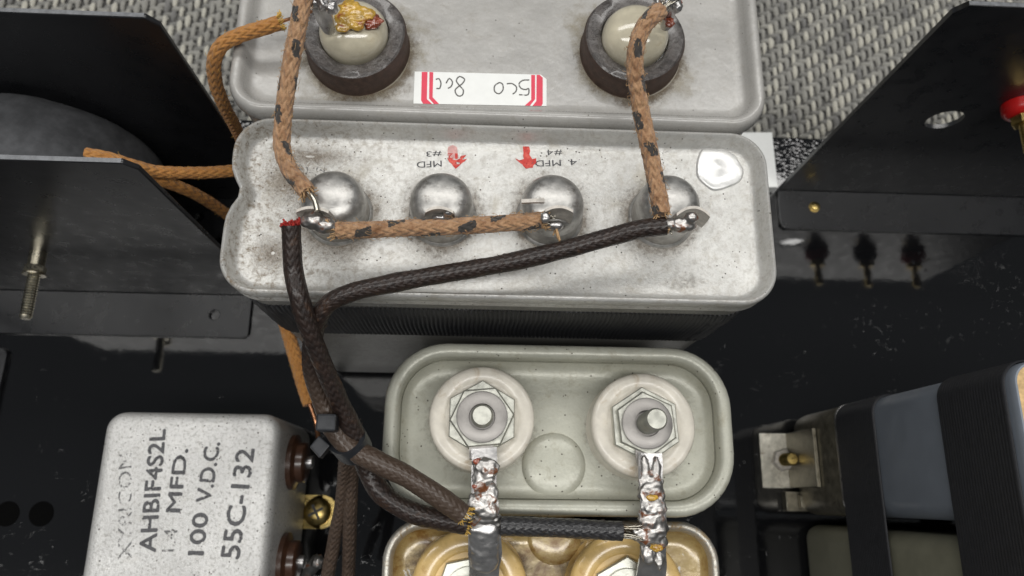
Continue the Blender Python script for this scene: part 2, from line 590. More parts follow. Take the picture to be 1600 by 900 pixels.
def braided_wire(name, label, ctrl, r, mat, tracer=None, amp=0.11, K=7, pitch=0.30, fuzz=60, fuzz_mat=None, group=None,
                 rough=0.035, seed=0, warm=False, n=56):
    """A cloth-covered wire: woven sheath modelled as crossing raised strands."""
    rnd = random.Random(seed + 11)
    path = catmull([at(*c) for c in ctrl], 0.04)
    fr = frames(path)
    m = len(path)
    mb = MB()
    rings, weave, trc = [], [], []
    s = 0.0
    for i, p in enumerate(path):
        if i:
            s += (p - path[i - 1]).length
        rr = r(i / (m - 1)) if callable(r) else r
        rr *= 1 + rough * mnoise.noise(Vector((s * 1.3, seed * 3.1, 0)))
        t, a, b = fr[i]
        ring = []
        for j in range(n):
            u = j / n
            h1 = K * u + s / pitch
            h2 = K * u - s / pitch
            s1, s2 = abs(math.sin(PI * h1)), abs(math.sin(PI * h2))
            over = math.sin(PI * (h1 + h2)) * 0.5 + 0.5
            w = s1 * over + s2 * (1 - over)
            ang = 2 * PI * u
            q = mnoise.noise(Vector((s * 2.2, math.cos(ang), math.sin(ang) + seed)))
            d = rr * (1 + amp * (w - 0.5) + 0.05 * q)
            ring.append(p + (a * math.cos(ang) + b * math.sin(ang)) * d)
            weave.append(w)
            tv = 0.0
            if tracer:
                ph = (u * 2 + s / tracer[0] + 0.10 * mnoise.noise(Vector((s * 1.1, seed, 4.0)))) % 1.0
                dash = math.sin(2 * PI * s / tracer[1] + seed + 0.9 * mnoise.noise(Vector((s * .8, seed, 8.0)))) + 0.35 * q
                wd = tracer[2] * (1 + 0.6 * mnoise.noise(Vector((s * 3.0, u * 6, seed + 2.0))))
                tv = max(0.0, 1 - abs(ph - 0.5) / wd) * min(1, max(0, dash * 2.5 + .6)) * (0.55 + 0.7 * s1)
            trc.append(min(1, tv * 1.5))
        rings.append(ring)
    mb.loft(rings, True, True)
    mb.at = {'weave': weave, 'tracer': trc, 'along': [k // n / (m - 1) if warm else 0.0 for k in range(m * n)]}
    o = mb.build(name, mat, None, origin=path[0], smooth=60)
    tag(o, label, 'wire', group)
    if fuzz:
        fb = MB()
        for _ in range(fuzz):
            i = rnd.randrange(m)
            t, a, b = fr[i]
            ang = rnd.uniform(0, 2 * PI)
            rr = r(i / (m - 1)) if callable(r) else r
            dirn = a * math.cos(ang) + b * math.sin(ang)
            p0 = path[i] + dirn * rr * 0.96
            L = rnd.uniform(0.06, 0.16)
            p1 = p0 + dirn * L * rnd.uniform(0.2, 0.6) + t * L * rnd.uniform(-0.8, 0.8)
            p2 = p1 + t * L * rnd.uniform(-0.7, 0.7) + dirn * L * rnd.uniform(-0.2, 0.3)
            add_tube(fb, [p0, p1, p2], 0.0065, 3, 0.08, False)
        f = fb.build('fuzz', fuzz_mat or mat, o, smooth=180)
        f.location = -path[0]
        f['kind'] = 'stuff'
    return o, path, fr


def frayed(parent, p, direction, r, mat, count=26, length=0.28, seed=1, name='frayed_end', spread=0.7, thick=0.014):
    """Loose yarn ends or bare strands fanning out from a wire's end (parent is a wire with its origin at its start)."""
    rnd = random.Random(seed)
    d = Vector(direction).normalized()
    up = Vector((0, 0, 1)) if abs(d.z) < 0.9 else Vector((1, 0, 0))
    a = (up - d * up.dot(d)).normalized()
    b = d.cross(a)
    mb = MB()
    for _ in range(count):
        ang = rnd.uniform(0, 2 * PI)
        q = rnd.uniform(0.5, 1.0) * r
        rad = a * math.cos(ang) + b * math.sin(ang)
        p0 = Vector(p) + rad * q - d * 0.05
        L = length * rnd.uniform(0.5, 1.15)
        p1 = p0 + d * L * 0.5 + rad * L * 0.25 * spread
        p2 = p0 + d * L * rnd.uniform(0.7, 1.0) + rad * L * spread * rnd.uniform(0.1, 0.9) + Vector((rnd.uniform(-.05, .05), rnd.uniform(-.05, .05), rnd.uniform(-.05, .05)))
        add_tube(mb, [p0, p1, p2], thick, 4, 0.1, True)
    o = mb.build(name, mat, parent, smooth=180)
    root = parent
    off = Vector(root.location)
    while root.parent is not None:
        root = root.parent
        off += Vector(root.location)
    o.location = -off
    return o


def blob(mb, c, rx, ry, rz, seed=0, amp=0.18, freq=1.6, nu=26, nv=16, flat=0.0):
    """Lumpy drop, as of solder."""
    c = Vector(c)
    rings = []
    for i in range(nv + 1):
        th = PI * i / nv
        ring = []
        for j in range(nu):
            ph = 2 * PI * j / nu
            d = Vector((math.sin(th) * math.cos(ph), math.sin(th) * math.sin(ph), math.cos(th)))
            k = 1 + amp * mnoise.noise(d * freq + Vector((seed * 7.3, seed * 1.7, 0))) + amp * 0.4 * mnoise.noise(d * freq * 2.7 + Vector((seed, 0, 5)))
            if i in (0, nv):
                k = 1.0
            ring.append((c.x + d.x * rx * k, c.y + d.y * ry * k, c.z + d.z * rz * k))
        rings.append(ring)
    mb.loft(rings[::-1], True, True)


def strip(mb, ctrl, widths, th, mi=0, arch=0.0, step=0.06, side=None):
    """A bent ribbon of sheet metal: path, width along it, thickness."""
    path = catmull(ctrl, step)
    m = len(path)
    rings = []
    for i, p in enumerate(path):
        t = (path[min(i + 1, m - 1)] - path[max(i - 1, 0)]).normalized()
        sd = Vector(side) if side is not None else Vector((1, 0, 0))
        sd = (sd - t * sd.dot(t)).normalized()
        nn = sd.cross(t).normalized()
        u = i / (m - 1) * (len(widths) - 1)
        k = min(int(u), len(widths) - 2)
        w = (widths[k] + (widths[k + 1] - widths[k]) * (u - k)) / 2
        top, bot = [], []
        for q in range(7):
            f = -1 + q / 3
            h = arch * (1 - f * f)
            top.append(p + sd * w * f + nn * (th / 2 + h))
            bot.append(p + sd * w * f + nn * (-th / 2 + h))
        rings.append(top + bot[::-1])
    mb.loft(rings, True, True, mi)


def lettering(body, parent, start, end, height, z, mat, name='lettering', world=True, bold=0.0, lift=0.006):
    """Flat print: the text runs from start to end (world xy) with cap height to its left."""
    cu = bpy.data.curves.new('t', 'FONT')
    cu.body = body
    cu.resolution_u = 3
    ob = bpy.data.objects.new('t', cu)
    COL.objects.link(ob)
    dg = bpy.context.evaluated_depsgraph_get()
    me = bpy.data.meshes.new_from_object(ob.evaluated_get(dg))
    bpy.data.objects.remove(ob)
    xs = [v.co.x for v in me.vertices]
    ys = [v.co.y for v in me.vertices]
    x0, x1, y0, y1 = min(xs), max(xs), min(ys), max(ys)
    s, e = Vector(start).to_2d(), Vector(end).to_2d()
    u = (e - s)
    L = u.length
    u.normalize()
    w = Vector((-u.y, u.x))
    off = Vector(parent.location)
    for v in me.vertices:
        a = (v.co.x - x0) / (x1 - x0) * L
        b = (v.co.y - y0) / (y1 - y0) * height
        q = s + u * a + w * b
        v.co = (q.x - off.x, q.y - off.y, z + lift - off.z)
    if bold:
        vs = [v.co.copy() for v in me.vertices]
        fs = [list(p.vertices) for p in me.polygons]
        av, af = [], []
        for k, (dx, dy) in enumerate(((0, 0), (bold, 0), (-bold, 0), (0, bold), (0, -bold))):
            b0 = len(av)
            av += [(v.x + dx, v.y + dy, v.z + k * 0.0006) for v in vs]
            af += [[i + b0 for i in f] for f in fs]
        me = bpy.data.meshes.new(name)
        me.from_pydata(av, [], af)
    me.materials.clear()
    me.materials.append(mat)
    me.name = name
    o = bpy.data.objects.new(name, me)
    COL.objects.link(o)
    o.parent = parent
    return o


def flat_poly(name, pts, z, mat, parent, th=0.004):
    """Thin flat patch (ink or paper) from world xy points."""
    off = Vector(parent.location)
    mb = MB()
    area = sum(pts[i - 1][0] * pts[i][1] - pts[i][0] * pts[i - 1][1] for i in range(len(pts)))
    if area < 0:
        pts = pts[::-1]
    mb.prism([(p[0] - off.x, p[1] - off.y) for p in pts], z - off.z, z - off.z + th)
    return mb.build(name, mat, parent, smooth=0)


def local(o3, root):
    return Vector(o3) - Vector(root.location)


# ------------------------------------------------------------------ setting: carpet and board
BOARD_T = 2.0
CARPET_Z = -BOARD_T - 0.22


def carpet_base_mat():
    n = NT('carpet_backing')
    v = n.voro(2.6, n.mapping(n.obj(), (1.0, 0.42, 1)))
    col = n.mix(n.step(v, 0.1, 0.6), (0.22, 0.215, 0.20), (0.09, 0.088, 0.084))
    n.set(color=col, rough=0.95)
    n.bump(v, 0.6, 0.2)
    return n.m


mb = MB()
mb.add([(-400, -400, CARPET_Z), (400, -400, CARPET_Z), (400, 400, CARPET_Z), (-400, 400, CARPET_Z)], [[0, 1, 2, 3]])
carpet = mb.build('carpet', carpet_base_mat(), smooth=0)
carpet['kind'] = 'structure'


def yarn_mat(name, c):
    n = NT(name)
    f = n.noise(9, 5, 0.7, n.mapping(n.obj(), (3.0, 1, 1)))
    n.set(color=n.mix(n.step(f, 0.25, 0.75), tuple(x * 0.6 for x in c), tuple(min(1, x * 1.15) for x in c)), rough=0.85, sheen=0.3)
    n.bump(n.noise(22, 3, 0.6, n.mapping(n.obj(), (4.0, 1, 1))), 0.8, 0.06)
    return n.m


YM = [yarn_mat('pale_yarn', (0.64, 0.615, 0.53)), yarn_mat('grey_yarn', (0.37, 0.36, 0.325)), yarn_mat('weft_yarn', (0.25, 0.245, 0.225)),
      yarn_mat('dark_yarn', (0.22, 0.215, 0.205))]
mb = MB()
rnd = random.Random(3)


def yarn(mb, cx, cy, z, L, W, h, horiz, mi, bend):
    rings = []
    for i in range(6):
        t = -1 + i / 2.5
        k = math.sqrt(max(0.0, 1 - abs(t) ** 2.6))
        w = W / 2 * (0.28 + 0.72 * k)
        zz = z + h * (k - 0.55)
        ring = []
        for q in range(6):
            a = PI * (q / 5)
            o = math.cos(a) * w
            u = math.sin(a) * W * 0.42
            l = t * L / 2
            ring.append((cx + l, cy + o + bend * t * t, zz + u) if horiz else (cx + o + bend * t * t, cy + l, zz + u))
        rings.append(ring if not horiz else ring[::-1])
    mb.loft(rings, False, False, mi, closed=False)


PX, PY = 0.36, 0.80
for i in range(-98, 99):
    for k in range(-2, 28):
        x = i * PX
        y = 12.5 + k * PY + (i % 3) * PY / 3 + rnd.uniform(-.05, .05)
        if -25 < x < 31 and y < 14.5:
            continue
        r = rnd.random()
        yarn(mb, x + rnd.uniform(-.03, .03), y, CARPET_Z + 0.10, PY * rnd.uniform(0.78, 0.95), rnd.uniform(.19, .29), 0.12, False,
             0 if r < 0.50 else (1 if r < 0.93 else 3), rnd.uniform(-.03, .03))
        yarn(mb, x + PX * 0.5, y + PY / 2 + rnd.uniform(-.04, .04), CARPET_Z + 0.07, PX * 2.0 * rnd.uniform(.8, 1), 0.25, 0.09, True,
             2 if rnd.random() < 0.62 else 1, rnd.uniform(-.03, .03))
weave = mb.build('carpet_weave', YM, carpet, smooth=70)
weave['kind'] = 'stuff'

mb = MB()
outl = rrect(-26, 32, -24, 16.05, 0.5, 4)
mb.loft([[(x, y, -BOARD_T) for x, y in outl], [(x, y, -0.12) for x, y in outl], [(x, y, -0.03) for x, y in inset(outl, 0.05)],
         [(x, y, 0) for x, y in inset(outl, 0.16)], [(x, y, 0) for x, y in inset(outl, 0.30)]], True, True)
board = mb.build('base_board', M['board'], smooth=30)
board['kind'] = 'structure'

# ------------------------------------------------------------------ the cans


def can(root, x0, x1, y0, y1, r, prof, pan_z, body_mat, lid_mat, body_top, deform=None, wall_in=0.12, names=('body', 'lid'), rim=None):
    """prof: (inset, z) from the outer lip over the rim down to the pan."""
    off = Vector(root.location)
    base = densify(rrect(x0, x1, y0, y1, r, 10), 0.25)

    def ring(d, z):
        pts = inset(base, d)
        if deform:
            pts = [deform(x, y, z) for x, y in pts]
        return [(x - off.x, y - off.y, z - off.z) for x, y in pts]
    b = MB()
    b.loft([ring(wall_in + 0.15, 0.02), ring(wall_in, 0.2)] + [ring(wall_in, 0.2 + (body_top - 0.2) * t / 6) for t in range(1, 7)] +
           [ring(wall_in + .05, body_top + 0.02)], True, True)
    b.build(names[0], body_mat, root, smooth=40)
    l = MB()
    allr = [ring(wall_in + 0.02, prof[0][1] - 0.02)] + [ring(d, z) for d, z in prof] + [ring(prof[-1][0] + .1, prof[-1][1])]
    if rim is None:
        l.loft(allr, False, True)
        return l.build(names[1], lid_mat, root, smooth=55)
    l.loft(allr[:rim[0] + 1], False, False)
    l.build('rim', rim[1], root, smooth=55)
    l = MB()
    l.loft(allr[rim[0]:], False, True)
    return l.build(names[1], lid_mat, root, smooth=55)


def ell(cx, cy, rx, ry, n=24, wob=0.0, seed=0):
    return [(cx + rx * math.cos(2 * PI * i / n) * (1 + wob * mnoise.noise(Vector((math.cos(2 * PI * i / n) * 1.3, math.sin(2 * PI * i / n) * 1.3, seed)))),
             cy + ry * math.sin(2 * PI * i / n) * (1 + wob * mnoise.noise(Vector((math.cos(2 * PI * i / n) * 1.3, math.sin(2 * PI * i / n) * 1.3, seed + 3.3)))))
            for i in range(n)]


# ---- grey enamelled can with two ringed terminals (back)
c1 = thing('capacitor_can', 'grey enamelled capacitor can with two dark ringed terminals and a white sticker', 'capacitor', (0.4, 12.1, 0))
PAN1 = 12.10
can(c1, -6.80, 7.58, 9.56, 14.75, 1.0,
    [(0.06, 11.9), (0.0, 12.1), (0.0, 12.35), (0.05, 12.5), (0.14, 12.58), (0.24, 12.58), (0.33, 12.5), (0.38, 12.36), (0.43, 12.2), (0.52, PAN1 + .03), (0.66, PAN1)],
    PAN1, M['grey_paint'], M['grey_paint'], 11.95)
for side, (px, py) in enumerate(((553, 52), (992, 58))):
    c = at(px, py, 12.85)
    w = lambda a, z: 1 + 0.012 * math.sin(3 * a + side)
    t = MB()
    t.lathe([(1.42, PAN1 - .02), (1.38, PAN1 + .1), (1.38, 12.76), (1.34, 12.85)], 56, (0, 0, 0), wob=w, mi=1)
    t.lathe([(1.34, 12.85), (1.29, 12.885), (1.02, 12.86), (0.93, 12.82), (0.89, 12.6)], 56, (0, 0, 0), cap1=True, mi=0, wob=w)
    term = t.build('terminal', [M['ring'], M['ring_side']], c1, smooth=40)
    term.location = (c.x - c1.location.x, c.y - c1.location.y, 0)
    term['label'] = 'dark bakelite ring terminal with a yellowed glazed bead'
    bd = MB()
    bd.lathe([(0.86, 12.62), (0.88, 12.85), (0.85, 13.05), (0.75, 13.24), (0.58, 13.38), (0.36, 13.47), (0.16, 13.51), (0.02, 13.52)], 40, (0, 0, 0), cap1=True,
             wob=lambda a, z: 1 + 0.03 * math.sin(2 * a + 1))
    bd.build('glazed_bead', M['glass_bead'], term, smooth=60)
    if side == 0:
        g = MB()
        for k, (qx, qy, s) in enumerate(((540, 30, .22), (556, 36, .20), (574, 22, .17), (548, 14, .24), (562, 22, .22), (535, 44, .14))):
            q = at(qx, qy, 13.6) - Vector((c.x, c.y, 0))
            blob(g, q, s * 1.3, s, s * .5, k, 0.45, 2.4)
        g.build('rosin_lump', M['rosin'], term, smooth=180, fuse=.03)
        g = MB()
        q = at(580, 33, 13.45) - Vector((c.x, c.y, 0))
        blob(g, q, .27, .22, .13, 9, 0.4, 2.4)
        g.build('red_rosin_lump', M['red_rosin'], term, smooth=70)
        lug_pts = [(514, 48, 13.5), (505, 22, 14.35), (498, -8, 14.9), (492, -40, 15.1)]
        lw = [.30, .42, .40, .32]
    else:
        g = MB()
        for k, (qx, qy, s) in enumerate(((1040, 20, .14), (1046, 36, .11), (1032, 8, .15), (1056, 6, .13))):
            q = at(qx, qy, 14.3) - Vector((c.x, c.y, 0))
            blob(g, q, s * 1.1, s * 1.2, s, k + 4, 0.35)
        g.build('rosin_lump', M['red_rosin'], term, smooth=70)
        lug_pts = [(1040, 42, 13.6), (1044, 20, 14.4), (1052, -6, 14.9), (1060, -40, 15.1)]
        lw = [.26, .36, .36, .30]
    lg = MB()
    strip(lg, [at(*p) - Vector((c.x, c.y, 0)) for p in lug_pts], lw, .07, arch=.08)
    for k in range(3):
        q = at(lug_pts[1][0] - 14 + 14 * k, lug_pts[1][1] - 20 + 5 * k, 14.75) - Vector((c.x, c.y, 0))
        blob(lg, q, .13, .16, .13, k + 20 + side, .3)
    lg.build('solder_lug', M['dull_solder'], term, smooth=50)

# sticker
SZ = PAN1 + 0.012
quad = [at(648, 112, SZ), at(845, 117, SZ), at(854, 124, SZ), at(854, 166, SZ), at(646, 162, SZ)]
st = flat_poly('sticker', [(p.x, p.y) for p in quad], SZ, M['paper'], c1, 0.012)
st['label'] = 'white paper sticker with red corner stripes and pencilled numbers'


def on_sticker(pts):
    return [(at(x, y, SZ + .012).x, at(x, y, SZ + .012).y) for x, y in pts]


for pts in ([(659, 112.5), (668, 112.5), (667, 155), (675, 162.5), (661, 162), (658, 157)],
            [(671, 112.5), (677, 113), (676, 152), (686, 162.5), (678, 162.5), (670.5, 154)],
            [(830, 117), (836, 117.4), (836, 155), (828, 165.3), (820, 165), (830, 156)],
            [(838.5, 117), (843, 117), (848, 121.5), (848, 162), (846, 165.5), (832, 165.5), (838, 158)]):
    flat_poly('red_stripe', on_sticker(pts), SZ + .014, M['red_print'], c1, 0.003)


def pencil_stroke(mb, pts, r=0.018, z=SZ + 0.018):
    add_tube(mb, [at(x, y, z) - c1.location for x, y in pts], r, 5, 0.05)


pm = MB()
# pencilled figures, read from the far side: 500 and 800, upside down here
pencil_stroke(pm, [(681, 124), (686, 123), (689, 130), (687, 138), (682, 138)])
pencil_stroke(pm, [(697, 130), (702, 122.5), (707, 128), (705, 135), (700, 138)])
pencil_stroke(pm, [(718, 134), (713, 126), (718, 119.5), (726, 124), (722, 131), (718, 134), (711, 141), (715, 149.5), (722, 149), (724, 141), (718, 134)])
pm.build('pencilled_number', M['pencil'], c1, smooth=180)
pm = MB()
pencil_stroke(pm, [(780, 129), (773, 134), (773, 143), (780, 146.5), (786, 140), (785, 131), (780, 129)])
pencil_stroke(pm, [(792, 131), (800, 130.5), (807, 136), (806, 143), (801, 147)])
pencil_stroke(pm, [(827, 125), (817, 125.5), (811, 131), (814, 138), (822, 140), (826, 138), (825, 148), (811, 148)])
pm.build('pencilled_number', M['pencil'], c1, smooth=180)

# ---- long aluminium can with four capped terminals (middle)
c2 = thing('capacitor_can', 'long dull aluminium capacitor can with four domed terminals and a soiled left end', 'capacitor', (0.5, 7.07, 0))
PAN2 = 11.98


def dent(x, y, z):
    g = math.exp(-((y - 7.35) / 0.42) ** 2)
    if x < -4:
        x += 0.30 * g * max(0.0, min(1.0, (z - 9) / 2.5))
    return x, y


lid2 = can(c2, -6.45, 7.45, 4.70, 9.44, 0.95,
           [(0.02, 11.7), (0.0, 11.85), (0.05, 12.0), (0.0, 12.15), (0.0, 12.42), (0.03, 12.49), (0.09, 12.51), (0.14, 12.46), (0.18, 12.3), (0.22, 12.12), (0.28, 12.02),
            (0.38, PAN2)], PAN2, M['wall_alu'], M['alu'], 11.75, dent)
DOMES = [(-3.72, 7.0), (-1.06, 7.04), (1.72, 7.08), (4.66, 7.16)]
domes = []
for i, (x, y) in enumerate(DOMES):
    t = MB()
    t.lathe([(0.88, PAN2 - .01), (0.85, PAN2 + .05), (0.80, PAN2 + .08), (0.785, 12.2), (0.785, 12.55), (0.80, 12.60), (0.80, 12.68), (0.785, 12.74), (0.78, 12.84), (0.755, 12.97), (0.70, 13.09), (0.62, 13.18), (0.52, 13.24),
             (0.36, 13.29), (0.16, 13.32), (0.02, 13.33)], 44, cap1=True, wob=lambda a, z: 1 + 0.008 * math.sin(2 * a + i))
    o = t.build('terminal', M['dome'], c2, smooth=50)
    o.location = (x - c2.location.x, y - c2.location.y, 0)
    domes.append(o)


def dl(i, px, py, z):
    return at(px, py, z) - Vector((DOMES[i][0], DOMES[i][1], 0))


# solder lugs of the four terminals
def upright_lug(i, px, py, w, h, bow=0.07, z0=13.10):
    """Curved sheet tab standing on the dome, its face to the front."""
    lg = MB()
    n = 13
    base = dl(i, px, py, z0)
    for_side = []
    rings = []
    for k in range(9):
        v = k / 8
        ww = w * (1 - 0.12 * v ** 3)
        ring_f, ring_b = [], []
        for q in range(n):
            f = -1 + 2 * q / (n - 1)
            zz = z0 + h * v - 0.10 * h * v * f * f
            yy = base.y + bow * (1 - f * f) - 0.05 * v
            ring_f.append((base.x + ww / 2 * f, yy - .035, zz))
            ring_b.append((base.x + ww / 2 * f, yy + .035, zz))
        rings.append(ring_f + ring_b[::-1])
    lg.loft(rings, True, True)
    return lg


l0 = upright_lug(0, 499, 346, .84, .85)
l0.build('solder_lug', M['steel'], domes[0], smooth=50)
l1 = upright_lug(1, 689, 346, .74, .85)
l1.build('solder_lug', M['steel'], domes[1], smooth=50)
l2 = upright_lug(2, 868, 347, .74, .95)
strip(l2, [dl(2, 850, 314, 14.0), dl(2, 836, 314, 14.05), dl(2, 815, 315, 14.0)], [.10, .09, .09], .08, side=(0, 1, 0))
l2.build('solder_lug', M['steel'], domes[2], smooth=50)
l3 = upright_lug(3, 1068, 353, .90, .95, bow=.16)
l3.build('solder_lug', M['steel'], domes[3], smooth=50)
for i, spots, mt in ((0, [(490, 345, 13.65, .30, .22, .22), (508, 352, 13.6, .28, .2, .18), (478, 346, 13.6, .16, .14, .16), (522, 356, 13.55, .16, .12, .12)], 'dull_solder'),
                     (1, [(690, 342, 13.55, .26, .1, .16), (700, 334, 13.75, .12, .07, .12)], 'dull_solder'),
                     (2, [(868, 352, 13.5, .22, .12, .13), (852, 340, 13.8, .12, .14, .12)], 'dull_solder'),
                     (3, [(1064, 352, 13.7, .38, .18, .20), (1046, 350, 13.75, .15, .15, .14), (1080, 340, 13.9, .16, .14, .14)], 'dull_solder')):
    s = MB()
    for k, (px, py, z, a, b, c) in enumerate(spots):
        blob(s, dl(i, px, py, z), a, b, c, k + i * 5, 0.22)
    s.build('solder_joint', M['solder'] if i in (0, 3) else M['dull_solder'], domes[i], smooth=180, fuse=.025)

# solder-sealed filling hole at the far right corner
s = MB()
q = at(1122, 262, PAN2 + .03)
pts = ell(0, 0, .68, .60, 40, 0.28, 5)
rings = []
for k, z in ((1.0, -.03), (0.98, .03), (0.90, .055), (0.6, .04), (0.3, .045), (0.12, .075), (0.02, .08)):
    rings.append([(q.x - c2.location.x + x * k, q.y - c2.location.y + y * k, PAN2 + z + .01) for x, y in pts])
s.loft(rings, False, True)
s.build('solder_seal', M['seal'], c2, smooth=60)


def p2(px, py):
    return at(px, py, PAN2)


Z2 = PAN2 + .004
lettering('#3', c2, p2(690, 236), p2(666, 236), .165, Z2, M['ink'])
lettering('MFD', c2, p2(690, 251), p2(651, 253), .175, Z2, M['ink'])
lettering('#', c2, p2(878, 234), p2(866, 234), .165, Z2, M['ink'])
lettering('4', c2, p2(864, 234), p2(854, 234), .165, Z2, M['ink'])
lettering('4', c2, p2(901, 249), p2(890, 249), .175, Z2, M['ink'])
lettering('MFD', c2, p2(876, 250), p2(836, 251), .175, Z2, M['ink'])
lettering('MFD', c2, p2(508, 261), p2(468, 262), .16, Z2, M['ink_faint'])
lettering('#1', c2, p2(1045, 233), p2(1026, 234), .15, Z2, M['ink_faint'])


def ink_px(name, pts, mat, dz=0.008):
    w = densify([(at(x, y, PAN2).x, at(x, y, PAN2).y) for x, y in pts], .035)
    w = [(x + .035 * mnoise.noise(Vector((x * 9, y * 9, 1.0))), y + .035 * mnoise.noise(Vector((x * 9, y * 9, 5.0)))) for x, y in w]
    o = flat_poly(name, w, PAN2 + dz, mat, c2, 0.003)
    return o


a1 = ink_px('red_arrow_mark', [(699, 248), (704, 247), (712, 250), (717, 248), (722, 243), (728, 243), (722, 250), (729, 248), (722, 256), (712, 264), (707, 259), (703, 254)], M['red_ink'])
ink_px('faded_ink_mark', [(700, 230), (708, 226), (714, 230), (715, 240), (718, 247), (706, 248), (699, 243)], M['pink_ink'], .004)
ink_px('red_arrow_mark', [(817, 230), (824, 227), (828, 231), (828, 243), (832, 248), (839, 247), (837, 254), (831, 262), (822, 264), (816, 257), (809, 253), (804, 247), (812, 250),
                          (818, 247)], M['red_ink'])
lettering('1', c2, p2(715, 240), p2(711, 240), .16, Z2 + .006, M['red_ink'])
lettering('2', c2, p2(708, 240), p2(700, 240), .16, Z2 + .006, M['red_ink'])

# ---- olive can with two studs (front)
c3 = thing('capacitor_can', 'olive grey capacitor can with rounded corners and two threaded stud terminals', 'capacitor', (2.3, 1.92, 0))
PAN3 = 8.2


def olive_profile(top, pan):
    return [(0.10, top - .55), (0.02, top - .4), (0.0, top - .2), (0.05, top - .06), (0.15, top), (0.28, top), (0.38, top - .05), (0.42, top - .16), (0.43, top - .55),
            (0.46, pan + .30), (0.54, pan + .12), (0.66, pan + .03), (0.85, pan)]


can(c3, -2.67, 7.27, -0.46, 4.32, 1.75, olive_profile(9.0, PAN3), PAN3, M['olive_paint'], M['olive_paint'], 8.1)
# raised round emboss on the lid
e = MB()
q = at(865, 727, PAN3)
e.lathe([(0.93, PAN3 - .02), (0.90, PAN3 + .05), (0.84, PAN3 + .12), (0.72, PAN3 + .17), (0.4, PAN3 + .20), (0.05, PAN3 + .205)], 40,
        (q.x - c3.location.x, q.y - c3.location.y, 0), cap1=True)
e.build('embossed_boss', M['olive_paint'], c3, smooth=60)


def hexpts(r, rot=0.0, rnd_=0):
    return [(r * math.cos(rot + PI / 3 * k), r * math.sin(rot + PI / 3 * k)) for k in range(6)]


TERM3 = [at(753, 654, 9.2), at(1006, 664, 9.2)]
studs = []
for i, q in enumerate(TERM3):
    t = MB()
    t.lathe([(1.50, PAN3 - .02), (1.46, PAN3 + .08), (1.42, 8.75), (1.44, 8.9), (1.47, 8.96), (1.47, 9.12), (1.42, 9.2), (1.30, 9.23), (1.08, 9.21), (1.04, 9.17), (0.98, 9.16)], 56,
            cap1=True)
    term = t.build('terminal', M['ceramic'], c3, smooth=45)
    term['label'] = 'cream ceramic bushing with stacked hex nuts and a stud'
    term.location = (q.x - c3.location.x, q.y - c3.location.y, 0)
    r0 = (PI / 2, PI / 2 + .06)[i]
    nut = MB()
    nut.prism(hexpts(1.04, r0), 9.15, 9.42, bev=.03)
    nut.build('hex_plate', M['zinc'], term, smooth=30)
    nut = MB()
    nut.prism(hexpts(.90, (0.10, 0.62)[i]), 9.425, 9.58, bev=.05)
    nut.build('hex_nut', M['zinc'], term, smooth=30)
    # ring lug over the stud, tail towards the front
    lg = MB()
    lg.lathe([(0.0, 9.585), (0.68, 9.585), (0.70, 9.61), (0.70, 9.66), (0.67, 9.68), (0.36, 9.685), (0.35, 9.6)], 44)
    strip(lg, [Vector((.0, -.5, 9.50)), Vector((.0, -.85, 9.51)), Vector((0.02, -1.1, 9.60))], [.66, .66, .66], .07)
    lg.build('ring_lug', M['dull_steel'], term, smooth=40)
    sd = MB()
    tilt = (0.0, 0.10)[i]
    prof = [(0.31, 9.5)]
    z = 9.56
    htop = (10.05, 10.55)[i]
    while z < htop - .1:
        prof += [(0.255, z), (0.30, z + .06), (0.255, z + .12)]
        z += .122
    prof += [(0.275, htop - .06), (0.25, htop), (0.02, htop + .01)]
    sd.lathe(prof, 32, cap1=True)
    sd.v = [(x + tilt * max(0, z - 9.5) * .5, y + tilt * .3 * max(0, z - 9.5), z) for x, y, z in sd.v]
    sd.build('stud', M['zinc'], term, smooth=50)
    studs.append(term)

# ---- lacquered can (front edge of the frame)
c4 = thing('capacitor_can', 'amber lacquered capacitor can with yellowed bushings at the front edge', 'capacitor', (2.17, -2.95, 0))
PAN4 = 7.45
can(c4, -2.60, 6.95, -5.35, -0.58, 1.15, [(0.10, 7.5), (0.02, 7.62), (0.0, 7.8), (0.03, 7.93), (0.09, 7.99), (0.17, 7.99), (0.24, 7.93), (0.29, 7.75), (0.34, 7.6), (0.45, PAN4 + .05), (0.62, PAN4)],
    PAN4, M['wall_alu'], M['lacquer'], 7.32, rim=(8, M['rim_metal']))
e = MB()
q = at(866, 838, PAN4)
e.lathe([(0.80, PAN4 - .02), (0.76, PAN4 + .05), (0.66, PAN4 + .10), (0.3, PAN4 + .13), (0.05, PAN4 + .13)], 36,
        (q.x - c4.location.x, q.y - c4.location.y, 0), cap1=True)
e.build('embossed_boss', M['lacquer'], c4, smooth=60)
TERM4 = [at(733, 925, 8.4), at(980, 928, 8.4)]
t4 = []
for i, q in enumerate(TERM4):
    t = MB()
    t.lathe([(1.66, PAN4 - .02), (1.62, PAN4 + .08), (1.58, 7.95), (1.60, 8.1), (1.62, 8.15), (1.60, 8.32), (1.5, 8.40), (1.2, 8.42), (1.06, 8.36), (1.02, 8.30)], 56, cap1=True)
    term = t.build('terminal', M['ceramic_amber'], c4, smooth=45)
    term.location = (q.x - c4.location.x, q.y - c4.location.y, 0)
    nut = MB()
    nut.prism(hexpts(.98, .2 + i * .3), 8.29, 8.48, bev=.04)
    nut.lathe([(0.66, 8.48), (0.66, 8.58), (0.3, 8.59)], 30, cap1=True)
    nut.build('hex_nut', M['zinc'], term, smooth=30)
    sd = MB()
    sd.lathe([(0.34, 8.5), (0.34, 9.2), (0.3, 9.28), (0.02, 9.29)], 28, cap1=True)
    sd.build('stud', M['zinc'], term, smooth=40)
    t4.append(term)

